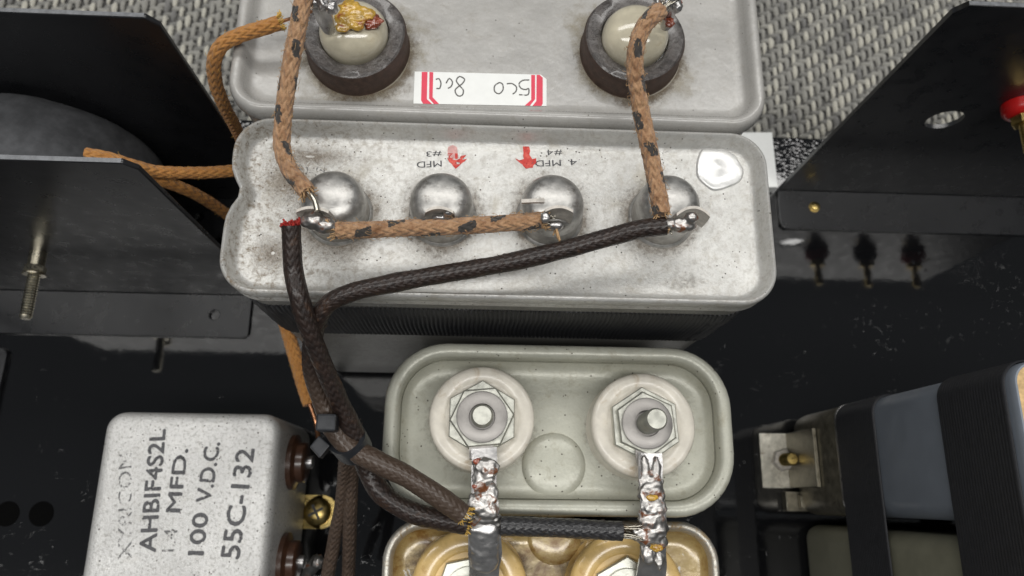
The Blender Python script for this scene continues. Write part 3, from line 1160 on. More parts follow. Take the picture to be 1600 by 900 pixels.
# soldered straps that join the stud lugs of the olive and the lacquered can
STR = [
    dict(pts=[(756, 700, 9.62), (757, 722, 9.66), (756, 748, 9.72), (757, 775, 9.76), (758, 800, 9.7), (757, 830, 9.5), (758, 862, 9.25), (757, 884, 8.95), (756, 905, 8.72)],
         w=[.70, .68, .66, .70, .74, .86, .90, .80, .80], term=0),
    dict(pts=[(1015, 708, 9.62), (1016, 725, 9.68), (1016, 750, 9.72), (1018, 775, 9.76), (1020, 800, 9.72), (1021, 830, 9.5), (1020, 862, 9.25), (1019, 884, 8.95), (1016, 905, 8.72)],
         w=[.66, .66, .62, .66, .70, .66, .70, .78, .80], term=1)]
for k, sdef in enumerate(STR):
    term = studs[k]
    q = Vector((TERM3[k].x, TERM3[k].y, 0))
    lg = MB()
    strip(lg, [at(*p) - q for p in sdef['pts']], sdef['w'], .09, arch=.07)
    lg.build('lug_strap', M['dull_solder'], term, smooth=45)
    sb = MB()
    if k == 0:
        sp = [(760, 733, 9.80, .30, .26, .18), (752, 748, 9.76, .26, .22, .14), (757, 762, 9.76, .33, .22, .13), (766, 772, 9.86, .22, .26, .16), (749, 784, 9.86, .28, .26, .20),
              (762, 797, 9.82, .30, .20, .18), (757, 808, 9.70, .40, .18, .18), (740, 816, 9.60, .18, .13, .14), (774, 816, 9.6, .20, .16, .16)]
    else:
        sp = [(1008, 735, 9.74, .12, .34, .12), (1026, 735, 9.74, .12, .34, .12), (1017, 752, 9.74, .34, .16, .14), (1018, 770, 9.80, .34, .26, .18), (1021, 790, 9.80, .33, .28, .18),
              (1018, 808, 9.74, .33, .24, .18), (1022, 824, 9.66, .36, .24, .18), (1012, 838, 9.58, .34, .22, .19), (1030, 846, 9.50, .20, .20, .15), (1012, 860, 9.36, .20, .28, .15),
              (1030, 872, 9.2, .14, .26, .13), (998, 829, 9.62, .18, .13, .13)]
    for j, (px, py, z, a, b, c) in enumerate(sp):
        blob(sb, at(px, py, z - .03) - q, a * 1.08, b * 1.15, c * .72, j + 13 * k, 0.34, 2.2)
    if k == 0:
        db = MB()
        for j, (px, py, z, a, b, c) in enumerate([(757, 824 + 7 * t, 9.55 - .055 * t - .012 * max(0, t - 5), .44 - .008 * t, .26, .14) for t in range(9)]):
            blob(db, at(px, py, z) - q, a, b, c, j + 40, .14)
        db.build('solder_collar', M['dull_solder'], term, smooth=180, fuse=.03).modifiers['flow'].iterations = 14
    sb.build('solder_lump', M['solder'], term, smooth=180, fuse=.03)
    for j, (px, py, z, a) in enumerate(([(750, 722, 9.76, .14), (742, 760, 9.78, .07)], [(1019, 778, 9.96, .12), (1026, 856, 9.56, .13)])[k]):
        rz = MB()
        blob(rz, at(px, py, z) - q, a * 1.3, a * .7, a * .5, j + 31, 0.3)
        rz.build('rosin_residue', M['red_rosin'] if k == 0 else M['rosin'], term, smooth=70)

# grime and old glue round the feet of the terminals: irregular stains with worn-through edges


def stain_mat(name, col, wear, scale, rough=0.6, strength=0.7):
    n = NT(name)
    n.set(color=n.mix(n.noise(5, 5), col, tuple(c * 1.5 for c in col)), rough=rough)
    r = n.attr('edge')
    f = n.math('ADD', n.noise(scale, 8, 0.75), n.math('MULTIPLY', r, 0.30))
    f = n.step(f, wear - 0.24, wear + 0.20, 1 - strength, 1.0)
    tr = n.new('ShaderNodeBsdfTransparent')
    mx = n.new('ShaderNodeMixShader')
    n.t.links.new(f, mx.inputs[0])
    n.t.links.new(n.bsdf.outputs[0], mx.inputs[1])
    n.t.links.new(tr.outputs[0], mx.inputs[2])
    n.t.links.new(mx.outputs[0], n.out.inputs[0])
    return n.m


M['grime'] = stain_mat('brown_grime', (0.15, 0.11, 0.07), 0.60, 5.0)
M['old_glue'] = stain_mat('old_glue', (0.30, 0.26, 0.18), 0.62, 2.2, 0.2, 0.6)
M['soot'] = stain_mat('grey_grime', (0.17, 0.15, 0.12), 0.56, 4.0, 0.6, 0.5)


def stain(root, x, y, z, r0, r1, mat, seed, sx=1.0, sy=1.0):
    mb = MB()
    rings, edge = [], []
    for k in range(7):
        t = k / 6
        ring = []
        for j in range(48):
            a = 2 * PI * j / 48
            w = 1 + 0.28 * t * mnoise.noise(Vector((math.cos(a) * 1.6, math.sin(a) * 1.6, seed * 2.7)))
            rr = (r0 + (r1 - r0) * t) * w
            ring.append((x - root.location.x + rr * math.cos(a) * sx, y - root.location.y + rr * math.sin(a) * sy, z))
            edge.append(t)
        rings.append(ring)
    mb.loft(rings)
    mb.at = {'edge': edge}
    return mb.build('stain', mat, root, smooth=0)


for i, (x, y) in enumerate(DOMES):
    stain(c2, x, y, PAN2 + .0035, .80, 1.30, M['grime'], i + 1)
stain(c2, -5.1, 7.9, PAN2 + .0055, .05, 1.0, M['grime'], 11, 1.0, .9)
stain(c2, -5.3, 5.9, PAN2 + .0055, .05, .85, M['grime'], 12, .9, .8)
stain(c2, -4.6, 8.6, PAN2 + .0025, .05, .6, M['grime'], 13, 2.4, .6)
stain(c2, -1.5, 5.35, PAN2 + .0055, .05, .45, M['soot'], 14, 3.0, .55)
stain(c2, 5.2, 5.4, PAN2 + .0055, .05, .5, M['soot'], 15, 1.8, .6)
for i, (px, py) in enumerate(((553, 52), (992, 58))):
    c = at(px, py, 12.85)
    stain(c1, c.x, c.y, PAN1 + .004, 1.30, 1.95, M['old_glue'], i + 21)
    stain(c1, c.x + .1, c.y - .1, PAN1 + .008, 1.30, 1.6, M['grime'], i + 25)
for i, q in enumerate(TERM3):
    stain(c3, q.x, q.y, PAN3 + .004, 1.40, 1.72, M['soot'], i + 31)
for i, q in enumerate(TERM4):
    stain(c4, q.x, q.y, PAN4 + .004, 1.55, 2.0, M['grime'], i + 35)

# ------------------------------------------------------------------ elastic strap round the long can


def ribbed_band(name, label, outline, z0, z1, along, pitch, th=0.10, amp=0.02, group=None, sag=None):
    """Elastic band round an outline; ribs run up and down (along='z') or around it ('u')."""
    pts = densify(outline, pitch / 4 if along == 'z' else 0.3)
    n = len(pts)
    # cumulative length
    mb = MB()
    L = [0.0]
    for i in range(1, n + 1):
        a, b = pts[i - 1], pts[i % n]
        L.append(L[-1] + math.hypot(b[0] - a[0], b[1] - a[1]))
    rows = 8 if along == 'z' else int((z1 - z0) / pitch * 4)
    rings = []
    for k in range(rows + 1):
        v = k / rows
        z = z0 + (z1 - z0) * v
        d = []
        for i in range(n):
            if along == 'z':
                rib = amp * math.cos(2 * PI * (L[i] + 0.02 * math.sin(z * 3)) / pitch)
            else:
                rib = amp * math.cos(2 * PI * z / pitch)
            d.append(rib - (0.05 if k in (0, rows) else 0))
        ip = []
        for i in range(n):
            ax, ay = pts[i - 1]
            bx, by = pts[(i + 1) % n]
            tx, ty = bx - ax, by - ay
            q = math.hypot(tx, ty) or 1
            o = th + d[i]
            wob = 0.06 * mnoise.noise(Vector((L[i] * .25, v * .5, 3.0)))
            ip.append((pts[i][0] + ty / q * o, pts[i][1] - tx / q * o, z + wob))
        rings.append(ip)
    inner0 = [(p[0], p[1], z0) for p in inset(pts, -0.02)]
    inner1 = [(p[0], p[1], z1) for p in inset(pts, -0.02)]
    mb.loft([inner0] + rings + [inner1])
    cx = sum(p[0] for p in pts) / n
    cy = sum(p[1] for p in pts) / n
    o = mb.build(name, M['elastic'], None, origin=(cx, cy, z0), smooth=80)
    return tag(o, label, 'elastic strap', group)


band_outline = inset(densify(rrect(-6.45, 7.45, 4.70, 9.44, 0.95, 10), 0.25), 0.12)
ribbed_band('elastic_strap', 'wide black ribbed elastic strap round the long aluminium can', band_outline, 7.6, 10.9, 'z', 0.125, th=.06, amp=.035)

# ------------------------------------------------------------------ black sheet brackets


def holed_plate(mb, poly, holes, t0, t1, place, mi=0):
    """Convex polygon with one round hole, extruded from t0 to t1; place(u, v, t) maps to 3-D."""
    (hx, hy, hr) = holes
    angs = sorted(set([2 * PI * k / 40 for k in range(40)] + [math.atan2(p[1] - hy, p[0] - hx) % (2 * PI) for p in poly]))
    outer = []
    for a in angs:
        dx, dy = math.cos(a), math.sin(a)
        best = 1e9
        for i in range(len(poly)):
            x1, y1 = poly[i - 1]
            x2, y2 = poly[i]
            ex, ey = x2 - x1, y2 - y1
            den = dx * ey - dy * ex
            if abs(den) < 1e-9:
                continue
            t = ((x1 - hx) * ey - (y1 - hy) * ex) / den
            s = ((x1 - hx) * dy - (y1 - hy) * dx) / den
            if t > 0 and -1e-6 <= s <= 1 + 1e-6:
                best = min(best, t)
        outer.append((hx + dx * best, hy + dy * best))
    inner = [(hx + hr * math.cos(a), hy + hr * math.sin(a)) for a in angs]
    r = lambda pts, t: [place(x, y, t) for x, y in pts]
    mb.loft([r(inner, t0), r(inner, t1), r(outer, t1), r(outer, t0), r(inner, t0)], mi=mi)


def bracket(root, x0, x1, yp, h, flange, holes_f, hole_p=None, cut=0.35, cut_side='right', th=0.16):
    """L-shaped sheet bracket: upright plate at y=yp facing -Y and a flange lying on the board."""
    off = Vector(root.location)
    if cut_side == 'right':
        poly = [(x0, 0.02), (x1, 0.02), (x1, h - cut), (x1 - cut * .75, h), (x0, h)]
    else:
        poly = [(x0, 0.02), (x1, 0.02), (x1, h), (x0 + cut * .75, h), (x0, h - cut)]
    up = MB()
    place = lambda u, v, t: (u - off.x, yp + th - t - off.y, v - off.z)
    if hole_p:
        holed_plate(up, poly, hole_p, 0, th, place)
    else:
        n = len(poly)
        up.loft([[place(u, v, 0) for u, v in poly], [place(u, v, th) for u, v in poly]], True, True)
    p = up.build('upright_plate', M['bracket'], root, smooth=30, bevel=0.035)
    eb = MB()   # worn bright edge along the top
    ex0, ex1 = (x0, x1 - cut * .75) if cut_side == 'right' else (x0 + cut * .75, x1)
    eb.box((ex0 - off.x, yp + .02 - off.y, h - .005 - off.z), (ex1 - .03 - off.x, yp + th - .02 - off.y, h + .012 - off.z))
    eb.build('worn_edge', M['raw_edge'], root, smooth=0)
    fl = MB()
    fx0, fx1, fy0 = flange
    rr = rrect(fx0, fx1, fy0, yp + .001, 0.28, 6)
    if cut_side == 'right':
        rr = [(fx0, yp), (fx0, fy0)] + [p for p in rrect(fx0, fx1, fy0, yp, .28, 6) if p[0] > fx1 - .3 and p[1] < yp - .3] + [(fx1, yp)]
    else:
        rr = [(fx1, yp), (fx0, yp)] + [p for p in rrect(fx0, fx1, fy0, yp, .28, 6) if p[0] < fx0 + .3 and p[1] < yp - .3] + [(fx1, fy0)]
    pl = lambda u, v, t: (u - off.x, v - off.y, t - off.z)
    holed_plate(fl, rr, holes_f, 0.015, 0.16, pl)
    fl.build('flange', M['bracket'], root, smooth=30, bevel=0.03)
    return p


hB = at(335, 492, 0.16)
bB = thing('sheet_bracket', 'black bent sheet bracket in front of the taped coil, bolts through its upright', 'bracket', (-15, 8, 0))
bracket(bB, -21.5, -8.78, 7.92, 12.68, (-21.5, -9.42, 6.12), (hB.x, hB.y, 0.21))
bA = thing('sheet_bracket', 'black upright sheet bracket behind the taped coil at the far left', 'bracket', (-15, 12.2, 0))
bracket(bA, -21.5, -8.84, 12.15, 12.66, (-21.5, -9.4, 10.4), (-12.0, 11.3, 0.2))
bC = thing('sheet_bracket', 'black sheet bracket with a round hole through its upright at the right', 'bracket', (19, 13.4, 0))
bracket(bC, 13.1, 27.5, 13.32, 12.98, (13.02, 27.5, 11.50), (at(1272, 324, .16).x, at(1272, 324, .16).y, .2), hole_p=(16.55, 6.72, .63), cut_side='left')
# bracket whose corner shows at the left edge
bD = thing('sheet_bracket', 'black bracket flange corner showing at the left edge below the bolts', 'bracket', (-21, 4, 0))
mb = MB()
rr = rrect(-23.5, -18.75, -9, 5.55, .35, 6)
mb.prism([(x + 21 + 0.02 * (y - 5), y - 4) for x, y in rr], 0.015, 0.20, bev=.03)
mb.build('flange', M['bracket'], bD, smooth=30)
mb = MB()
mb.box((-2.2, -13, .02), (-2.03, 1.4, 7.0))
mb.build('upright_plate', M['bracket'], bD, smooth=0, bevel=.03)

# screw in the right bracket's flange
q = at(1272, 324, .16)
sc = thing('flange_screw', 'small brass screw end in the right bracket flange', 'screw', (q.x, q.y, .16))
s = MB()
s.lathe([(0.24, 0), (0.24, .05), (0.19, .06), (0.19, .16), (0.14, .2), (0.02, .2)], 20, cap1=True)
s.build('screw_end', M['brass'], sc, smooth=40)

# taped coil between the left brackets
coil = thing('taped_coil', 'coil wound in black cloth tape between the two left brackets', 'coil', (-15.1, 10.1, 0.2))
mb = MB()
rnd = random.Random(5)
rings = []
for k in range(15):
    v = k / 14
    y = 8.35 + (11.95 - 8.35) * v - 10.1
    s = 1 - 0.12 * max(0, (abs(v - .5) * 2) ** 6)
    ring = []
    for j in range(90):
        a = 2 * PI * j / 90
        seam = 0.05 * math.floor(((a / (2 * PI) * 9 + v * .35) % 1.0) * 2) * 0.5
        w = 1 + 0.012 * mnoise.noise(Vector((math.cos(a) * 2, math.sin(a) * 2, v * 2)))
        # overlapping turns of tape: a small step at each turn
        f = (a / (2 * PI) * 9 + v * .30) % 1.0
        st_ = 0.05 * (1 - f)
        ring.append(((3.45 + st_) * s * w * math.cos(a), y, 4.95 + (4.15 + st_) * s * w * math.sin(a)))
    rings.append(ring)
mb.loft(rings[::-1], True, True)
mb.build('winding', M['tape'], coil, smooth=28)
s = MB()
s.lathe([(1.0, -2.0), (1.0, 2.1)], 24, (0, 0, 4.95), 'Y', True, True)
s.build('core', M['black_plastic'], coil, smooth=40)


# bolts through the left front bracket


def threaded(mb, c, r, l0, l1, axis='Y', pitch=0.09, n=20):
    prof = [(0.02, l0)]
    z = l0
    while z < l1 - pitch:
        prof += [(r * .86, z), (r, z + pitch * .5)]
        z += pitch
    prof += [(r * .86, l1 - .05), (r * .7, l1), (0.02, l1)]
    mb.lathe(prof, n, c, axis)


def hex_ring(mb, c, r, l0, l1):
    p = hexpts(r, .3)
    rings = [[(c[0] + x * k, c[1] - l, c[2] + y * k) for x, y in p] for k, l in ((1, l0), (1, l1), (.86, l1 + .03))]
    mb.loft(rings[::-1], True, True)


def plate_bolt(label, x, z, length, yp=7.92, collar=True):
    b = thing('bolt', label, 'bolt', (x, yp, z), 'bolts through the left front bracket')
    s = MB()
    threaded(s, (0, 0, 0), .20, 0.02, length)
    s.build('threaded_shank', M['screw_zinc'], b, smooth=50)
    if collar:
        h = MB()
        hex_ring(h, (0, 0, 0), .34, .50, .72)
        h.build('nut', M['screw_zinc'], b, smooth=25)
        h = MB()
        h.lathe([(0.20, .76), (.36, .76), (.36, .82), (.2, .82)], 24, (0, 0, 0), 'Y')
        h.build('washer', M['screw_zinc'], b, smooth=30)
        h = MB()
        h.lathe([(0.23, 0.0), (.27, 0.0), (.27, .48), (.2, .5)], 20, (0, 0, 0), 'Y')
        h.build('spacer', M['screw_zinc'], b, smooth=30)
    return b


plate_bolt('long threaded bolt with nut sticking out of the left front bracket', -15.2, 5.25, 2.35)
bb = thing('bolt', 'short bolt end cut off by the left edge of the picture', 'bolt', (-15.75, 7.92, 7.25), 'bolts through the left front bracket')
s = MB()
threaded(s, (0, 0, 0), .24, .02, .75)
s.build('threaded_shank', M['screw_zinc'], bb, smooth=50)

# binding posts on the right bracket
for i, (x, colm, nm, lab) in enumerate(((18.45, 'red_plastic', 'red', 'red binding post with brass nut on the right bracket, cut by the picture edge'),
                                        (21.2, 'black_plastic', 'black', 'black binding post on the right bracket beside the red one'),
                                        (23.9, 'red_plastic', 'red', 'second red binding post far out on the right bracket'))):
    b = thing('binding_post', lab, 'binding post', (x, 13.32, 8.0), 'binding posts on the right bracket')
    s = MB()
    s.lathe([(.62, .01), (.62, .3), (.55, .42), (.45, .48), (.3, .5)], 28, (0, 0, 0), 'Y', True, True)
    s.build('collar', M[colm], b, smooth=40)
    s = MB()
    hex_ring(s, (0, 0, 0), .40, .52, .80)
    s.build('nut', M['brass'], b, smooth=25)
    s = MB()
    threaded(s, (0, 0, 0), .20, .5, 1.9)
    s.build('threaded_shank', M['brass'], b, smooth=50)

# white card at the far right corner of the long can
q = [at(1150, 206, 0.6), at(1207, 206, .6), at(1216, 292, .6), at(1150, 292, .6)]
wc = MB()
wc.prism([(p.x - q[0].x, p.y - q[0].y) for p in q][::-1], 0.0, .56, bev=.02)
o = wc.build('white_block', M['paper'], smooth=30)
o.location = (q[0].x, q[0].y, 0.01)
tag(o, 'white block on the board behind the right corner of the long can', 'block')

# ------------------------------------------------------------------ silver can lying at the lower left
c5 = thing('capacitor_can', 'pitted silver capacitor can lying on its side with stamped lettering, lower left', 'capacitor', (-9.2, -1.2, 0))
ZT = 5.0
mb = MB()
X0, X1, Y0, Y1 = -12.25, -6.55, -5.2, 2.62
rings = []
base = rrect(X0, X1, Y0, Y1, .62, 7)
for d, z in ((.25, .04), (.08, .14), (0, .35), (0, ZT - .45), (.03, ZT - .26), (.10, ZT - .12), (.22, ZT - .03), (.38, ZT), (.5, ZT)):
    rings.append([(x + 9.2, y + 1.2, z) for x, y in inset(base, d)])
mb.loft(rings, True, True)
mb.build('body', M['silver_pitted'], c5, smooth=50)


def t5(body, a, b, h, mat):
    lettering(body, c5, at(*a, ZT), at(*b, ZT), h, ZT, M[mat], bold=0.0 if 'faint' in mat else .02)


t5('XYRICON', (206, 872), (206, 708), .42, 'ink_can_faint')
t5('AHBIF4S2L', (243, 862), (259, 671), .50, 'ink_can')
t5('1.4', (274, 862), (278, 826), .42, 'ink_can_faint')
t5('MFD.', (281, 800), (294, 702), .42, 'ink_can')
t5('100', (318, 867), (326, 802), .48, 'ink_can')
t5('V.D.C.', (330, 785), (344, 692), .48, 'ink_can')
t5('55C-132', (374, 873), (398, 702), .58, 'ink_can')
for (px, py) in ((470, 722), (458, 878)):
    p = at(px, py, 3.0)
    t = MB()
    t.lathe([(.95, .0), (.95, .16), (.78, .22), (.70, .26), (.70, .48), (.62, .54), (.3, .56)], 32, (X1 + 9.2, p.y + 1.2, 2.9), 'X', True, True)
    t.build('terminal', M['bakelite'], c5, smooth=40)
    tip = MB()
    tip.lathe([(.22, .5), (.22, .72), (.1, .78)], 16, (X1 + 9.2, p.y + 1.2, 2.9), 'X', True, True)
    tip.build('terminal_tip', M['dull_solder'], c5, smooth=40)
# foot tab with its cross-head screw
p = at(493, 800, .6)
tb = MB()
tb.box((X1 + 9.2 - .02, p.y + 1.2 - .62, .05), (p.x + 9.2 + .15, p.y + 1.2 + .62, .22))
tb.lathe([(.62, .05), (.62, .22)], 28, (p.x + 9.2 + .12, p.y + 1.2, 0), 'Z', True, True)
tb.build('foot_tab', M['brass'], c5, smooth=30)
bs = thing('cross_head_screw', 'brassy cross-head screw on the foot tab beside the silver can', 'screw', (p.x, p.y, .22))
s = MB()
s.lathe([(.52, 0), (.52, .12), (.46, .26), (.32, .34), (.16, .37), (.02, .375)], 28, cap1=True)
s.build('head', M['brass'], bs, smooth=40)
s = MB()
for a in (.5, .5 + PI / 2):
    ca, sa = math.cos(a), math.sin(a)
    pts = [(ca * u - sa * v, sa * u + ca * v) for u, v in ((-.3, -.05), (.3, -.05), (.3, .05), (-.3, .05))]
    s.prism(pts, .30, .383 + (.002 if a > 1 else 0))
s.build('cross_slot', M['black_plastic'], bs, smooth=0)
# loose soldered lug beyond it
p = at(494, 882, 1.2)
lg = MB()
strip(lg, [at(476, 905, 1.0) - p, at(488, 885, 1.5) - p, at(502, 870, 1.8) - p], [.3, .5, .4], .08, arch=.08)
blob(lg, at(495, 878, 1.7) - p, .22, .26, .16, 3, .3)
lg.lathe([(.12, -1.18), (.10, .2)], 10, (0, 0, 0), 'Z', True, True)
o = lg.build('solder_tag', M['solder'], smooth=50)
o.location = p
tag(o, 'shiny soldered tag standing at the lower edge beside the silver can', 'solder tag')

# two holes in the board, lower left: black discs paint in their shade
for px, lab in ((60, 'small black disc painted as a hole in the board, the right one of two'), (6, 'small black disc painted as a hole in the board, cut by the left picture edge')):
    p = at(px, 803, .2)
    g = MB()
    g.lathe([(.46, 0.0), (.45, .02), (.40, .03), (.36, .01), (.34, .004)], 26, cap1=True)
    o = g.build('painted_hole', M['hole'], smooth=40)
    o.location = (p.x, p.y, .005)
    tag(o, lab, 'hole', 'holes in the board')

# ------------------------------------------------------------------ strapped cans at the right
XR = 12.62
r1 = thing('capacitor_can', 'blue grey standing can with wooden top, strapped at the right edge', 'capacitor', (17, 1.45, 0))
mb = MB()
base = rrect(XR, 21.5, -0.45, 3.3, .55, 8)
mb.loft([[(x - 17, y - 1.45, z) for x, y in inset(base, d)] for d, z in ((.02, 4.0), (0, 4.05), (0, 12.95), (.01, 13.08), (.04, 13.13), (.08, 13.14), (.10, 13.05))], False, False)
mb.build('wall', M['blue_paint'], r1, smooth=40)
mb = MB()
b2 = inset(base, .09)
mb.loft([[(x - 17, y - 1.45, 12.95) for x, y in b2], [(x - 17, y - 1.45, 13.12) for x, y in b2]], True, True)
mb.build('wooden_top', M['cork'], r1, smooth=0)
mb = MB()
b3 = inset(base, -.03)
mb.loft([[(x - 17, y - 1.45, z) for x, y in inset(base, d)] for d, z in ((.5, .03), (.25, .1), (.02, .5), (-.03, .9), (-.03, 4.15), (.01, 4.2))], True, False)
mb.build('metal_cup', M['clip'], r1, smooth=40)

mb = MB()
mb.loft([[(x - 17, y - 1.45, z) for x, y in inset(base, d)] for d, z in ((-.02, 4.10), (-.07, 4.12), (-.08, 4.18), (-.07, 4.24), (-.02, 4.25))], False, False)
mb.build('cup_lip', M['dull_solder'], r1, smooth=60)
r2 = thing('capacitor_can', 'dull olive standing can in front of the blue grey one', 'capacitor', (17, -3.1, 0))
mb = MB()
base2 = rrect(XR + .15, 21.5, -5.4, -0.85, .55, 8)
mb.loft([[(x - 17, y + 3.1, z) for x, y in inset(base2, d)] for d, z in ((.3, .03), (.05, .3), (0, .5), (0, 13.0), (.06, 13.25), (.2, 13.3))], True, True)
mb.build('body', M['olive_dull'], r2, smooth=40)
both = densify(rrect(XR - .02, 21.52, -5.42, 3.32, .6, 8), .3)
ribbed_band('elastic_strap', 'narrow lower black elastic strap round the two cans at the right', both, 4.25, 6.75, 'u', 0.11, th=.06, amp=.006, group='elastic straps round the right cans')
ribbed_band('elastic_strap', 'broad upper black elastic strap round the two cans at the right', both, 10.2, 12.85, 'u', 0.11, th=.06, amp=.006, group='elastic straps round the right cans')

# angle foot bolted to the board
ft = thing('mounting_foot', 'bright metal angle foot bolted down beside the blue grey can', 'mounting foot', (12, 1.6, 0))
a0, a1 = at(1186, 677, .12), at(1192, 762, .12)
mb = MB()
holed_plate(mb, [(a0.x - 12, a0.y - 1.6), (a1.x - 12, a1.y - 1.6), (XR - 12 - .05, a1.y - 1.6), (XR - 12 - .05, a0.y - 1.6)], (at(1222, 719, .12).x - 12, at(1222, 719, .12).y - 1.6, .15), 0.015, .13,
            lambda u, v, t: (u, v, t))
mb.build('foot_plate', M['tab_metal'], ft, smooth=30)
mb = MB()
mb.box((XR - 12 - .20, a1.y - 1.6, .132), (XR - 12 - .06, a0.y - 1.6, 2.6))
mb.build('upright_leg', M['clip'], ft, smooth=30, bevel=.02)
p = at(1222, 719, .13)
fb = thing('foot_bolt', 'brass bolt with white nut in the metal angle foot', 'bolt', (p.x, p.y, .13))
s = MB()
s.prism(hexpts(.46, .25), .0, .26, bev=.05)
s.build('nut', M['steel'], fb, smooth=25)
s = MB()
prof = [(0.02, .1)]
z = .1
while z < .95:
    prof += [(.22, z), (.25, z + .05)]
    z += .1
s.lathe(prof + [(.2, 1.02), (.02, 1.03)], 20)
s.build('threaded_shank', M['brass'], fb, smooth=40)
# lower clamp ledge in front of the foot
q0, q1 = at(1228, 768, .5), at(1300, 800, .5)
mb = MB()
mb.box((0, 0, 0), (q1.x - q0.x + .1, q0.y - q1.y, .45))
mb.box((.45, .12, .452), (q1.x - q0.x - .02, q0.y - q1.y - .12, .75))
o = mb.build('clamp_ledge', M['clip'], smooth=30, bevel=.03)
o.location = (q0.x, q1.y, .01)
tag(o, 'dark stepped metal ledge in front of the angle foot', 'clamp')

# ------------------------------------------------------------------ wires
TR = (2.3, 0.80, 0.24)
w1, pth, fr = braided_wire('cloth_wire', 'tan flecked cloth wire from the grey can to the leftmost dome', [(483, -30, 15.1), (474, 0, 15.0), (466, 40, 14.85), (453, 110, 14.5),
                           (443, 180, 14.1), (441, 232, 13.9), (453, 266, 13.9), (470, 287, 13.95), (480, 300, 13.95)], .195, M['braid_tan'], TR, seed=1, fuzz=240, fuzz_mat=M['tan_yarn'])
frayed(w1, pth[-1], pth[-1] - pth[-4], .17, M['tan_yarn'], 26, .22, 2)
mb = MB()
add_tube(mb, [pth[-6], at(490, 310, 13.95), at(496, 330, 13.95)], .07, 8)
o = mb.build('conductor', M['strand'], w1, smooth=60)
o.location = -w1.location

w2, pth, fr = braided_wire('cloth_wire', 'tan flecked cloth wire from the grey can to the rightmost dome', [(1032, 16, 14.9), (1010, 36, 14.95), (996, 66, 14.85), (992, 105, 14.65), (1000, 165, 14.3),
                           (1015, 235, 14.0), (1028, 300, 13.85), (1034, 335, 13.8)], .2, M['braid_tan'], TR, seed=4, fuzz=240, fuzz_mat=M['tan_yarn'])
frayed(w2, pth[-1], pth[-1] - pth[-4], .17, M['tan_yarn'], 22, .18, 3)
frayed(w2, pth[0], pth[0] - pth[3], .12, M['strand'], 9, .55, 8, name='conductor', spread=.3, thick=.025)

w3, pth, fr = braided_wire('cloth_wire', 'short tan flecked wire lying across the two middle domes', [(524, 360, 13.5), (580, 359, 13.4), (640, 356, 13.45), (700, 354, 13.5), (760, 351, 13.45),
                           (810, 347, 13.5), (846, 344, 13.55)], .195, M['braid_tan'], TR, seed=9, fuzz=300, fuzz_mat=M['tan_yarn'])
frayed(w3, pth[-1], pth[-1] - pth[-4], .17, M['tan_yarn'], 34, .26, 5)
frayed(w3, pth[0], pth[0] - pth[3], .17, M['tan_yarn'], 34, .24, 6)
frayed(w3, pth[-1], Vector((.9, -.1, .1)), .07, M['strand'], 12, .5, 15, name='conductor', spread=.25, thick=.02)
frayed(w3, pth[0], Vector((-.9, .2, .1)), .09, M['strand'], 12, .45, 16, name='conductor', spread=.25, thick=.022)
frayed(w3, at(868, 356, 13.5), Vector((.25, -.9, -.1)), .05, M['tan_yarn'], 5, .45, 17, name='loose_yarn', spread=.3, thick=.018)

w4, pth, fr = braided_wire('cloth_wire', 'thick dark waxed wire with a red thread end at the leftmost dome', [(455, 352, 13.75), (456, 385, 13.55), (459, 425, 13.3), (468, 465, 13.15), (480, 505, 12.8),
                           (499, 555, 12.2), (520, 605, 11.5), (543, 655, 10.8), (562, 695, 10.3), (575, 735, 9.9), (598, 772, 9.8), (640, 799, 9.75), (695, 813, 9.7), (728, 820, 9.6)],
                           lambda t: .225 + .045 * min(1, max(0, (t - .35) / .3)), M['braid_dark'], None, seed=13, fuzz=40, fuzz_mat=M['braid_brown'], amp=.035, rough=.10, K=10, pitch=.20, n=80)
frayed(w4, pth[0], Vector((-.35, .9, .25)), .2, M['red_yarn'], 80, .15, 22, name='red_thread_end', spread=.5, thick=.022)
frayed(w4, pth[-1], pth[-1] - pth[-4], .22, M['straw_yarn'], 30, .2, 27, spread=.5)
w5, pth, fr = braided_wire('cloth_wire', 'long dark brown waxed wire sweeping from the rightmost dome to the tie', [(1040, 353, 13.7), (1000, 358, 13.65), (940, 374, 13.45), (870, 393, 13.3), (790, 411, 13.2),
                           (700, 427, 13.15), (610, 443, 13.1), (550, 457, 13.0), (514, 474, 12.85), (497, 500, 12.55), (488, 540, 11.95), (490, 580, 11.4), (503, 625, 10.9), (522, 668, 10.6),
                           (548, 700, 10.55), (590, 722, 10.6), (640, 747, 10.5), (685, 776, 10.35), (722, 803, 10.1)],
                           lambda t: .22 + .055 * min(1, max(0, (t - .55) / .2)), M['braid_dark'], None, seed=21, warm=True, fuzz=50, fuzz_mat=M['braid_brown'], amp=.035, rough=.10, K=10, pitch=.20, n=80)
frayed(w5, pth[-1], pth[-1] - pth[-4], .2, M['straw_yarn'], 40, .28, 23, spread=.6)
frayed(w5, pth[0], pth[0] - pth[3], .16, M['tan_yarn'], 22, .14, 24)
frayed(w5, pth[0], Vector((.9, -.2, 0)), .09, M['strand'], 12, .3, 25, name='conductor', spread=.3, thick=.025)
frayed(w5, pth[-1], Vector((.8, -.5, -.4)), .12, M['strand'], 12, .4, 26, name='conductor', spread=.3, thick=.03)
w6, pth, fr = braided_wire('cloth_wire', 'short black waxed wire between the two soldered straps', [(782, 822, 9.62), (830, 823, 9.6), (880, 825, 9.6), (930, 828, 9.6), (972, 830, 9.6)], .245, M['braid_black'], None,
                           seed=31, fuzz=20, fuzz_mat=M['braid_brown'], amp=.06, K=9, pitch=.22, n=72)
frayed(w6, pth[-1], pth[-1] - pth[-4], .17, M['strand'], 34, .6, 33, name='conductor', spread=.12, thick=.022)
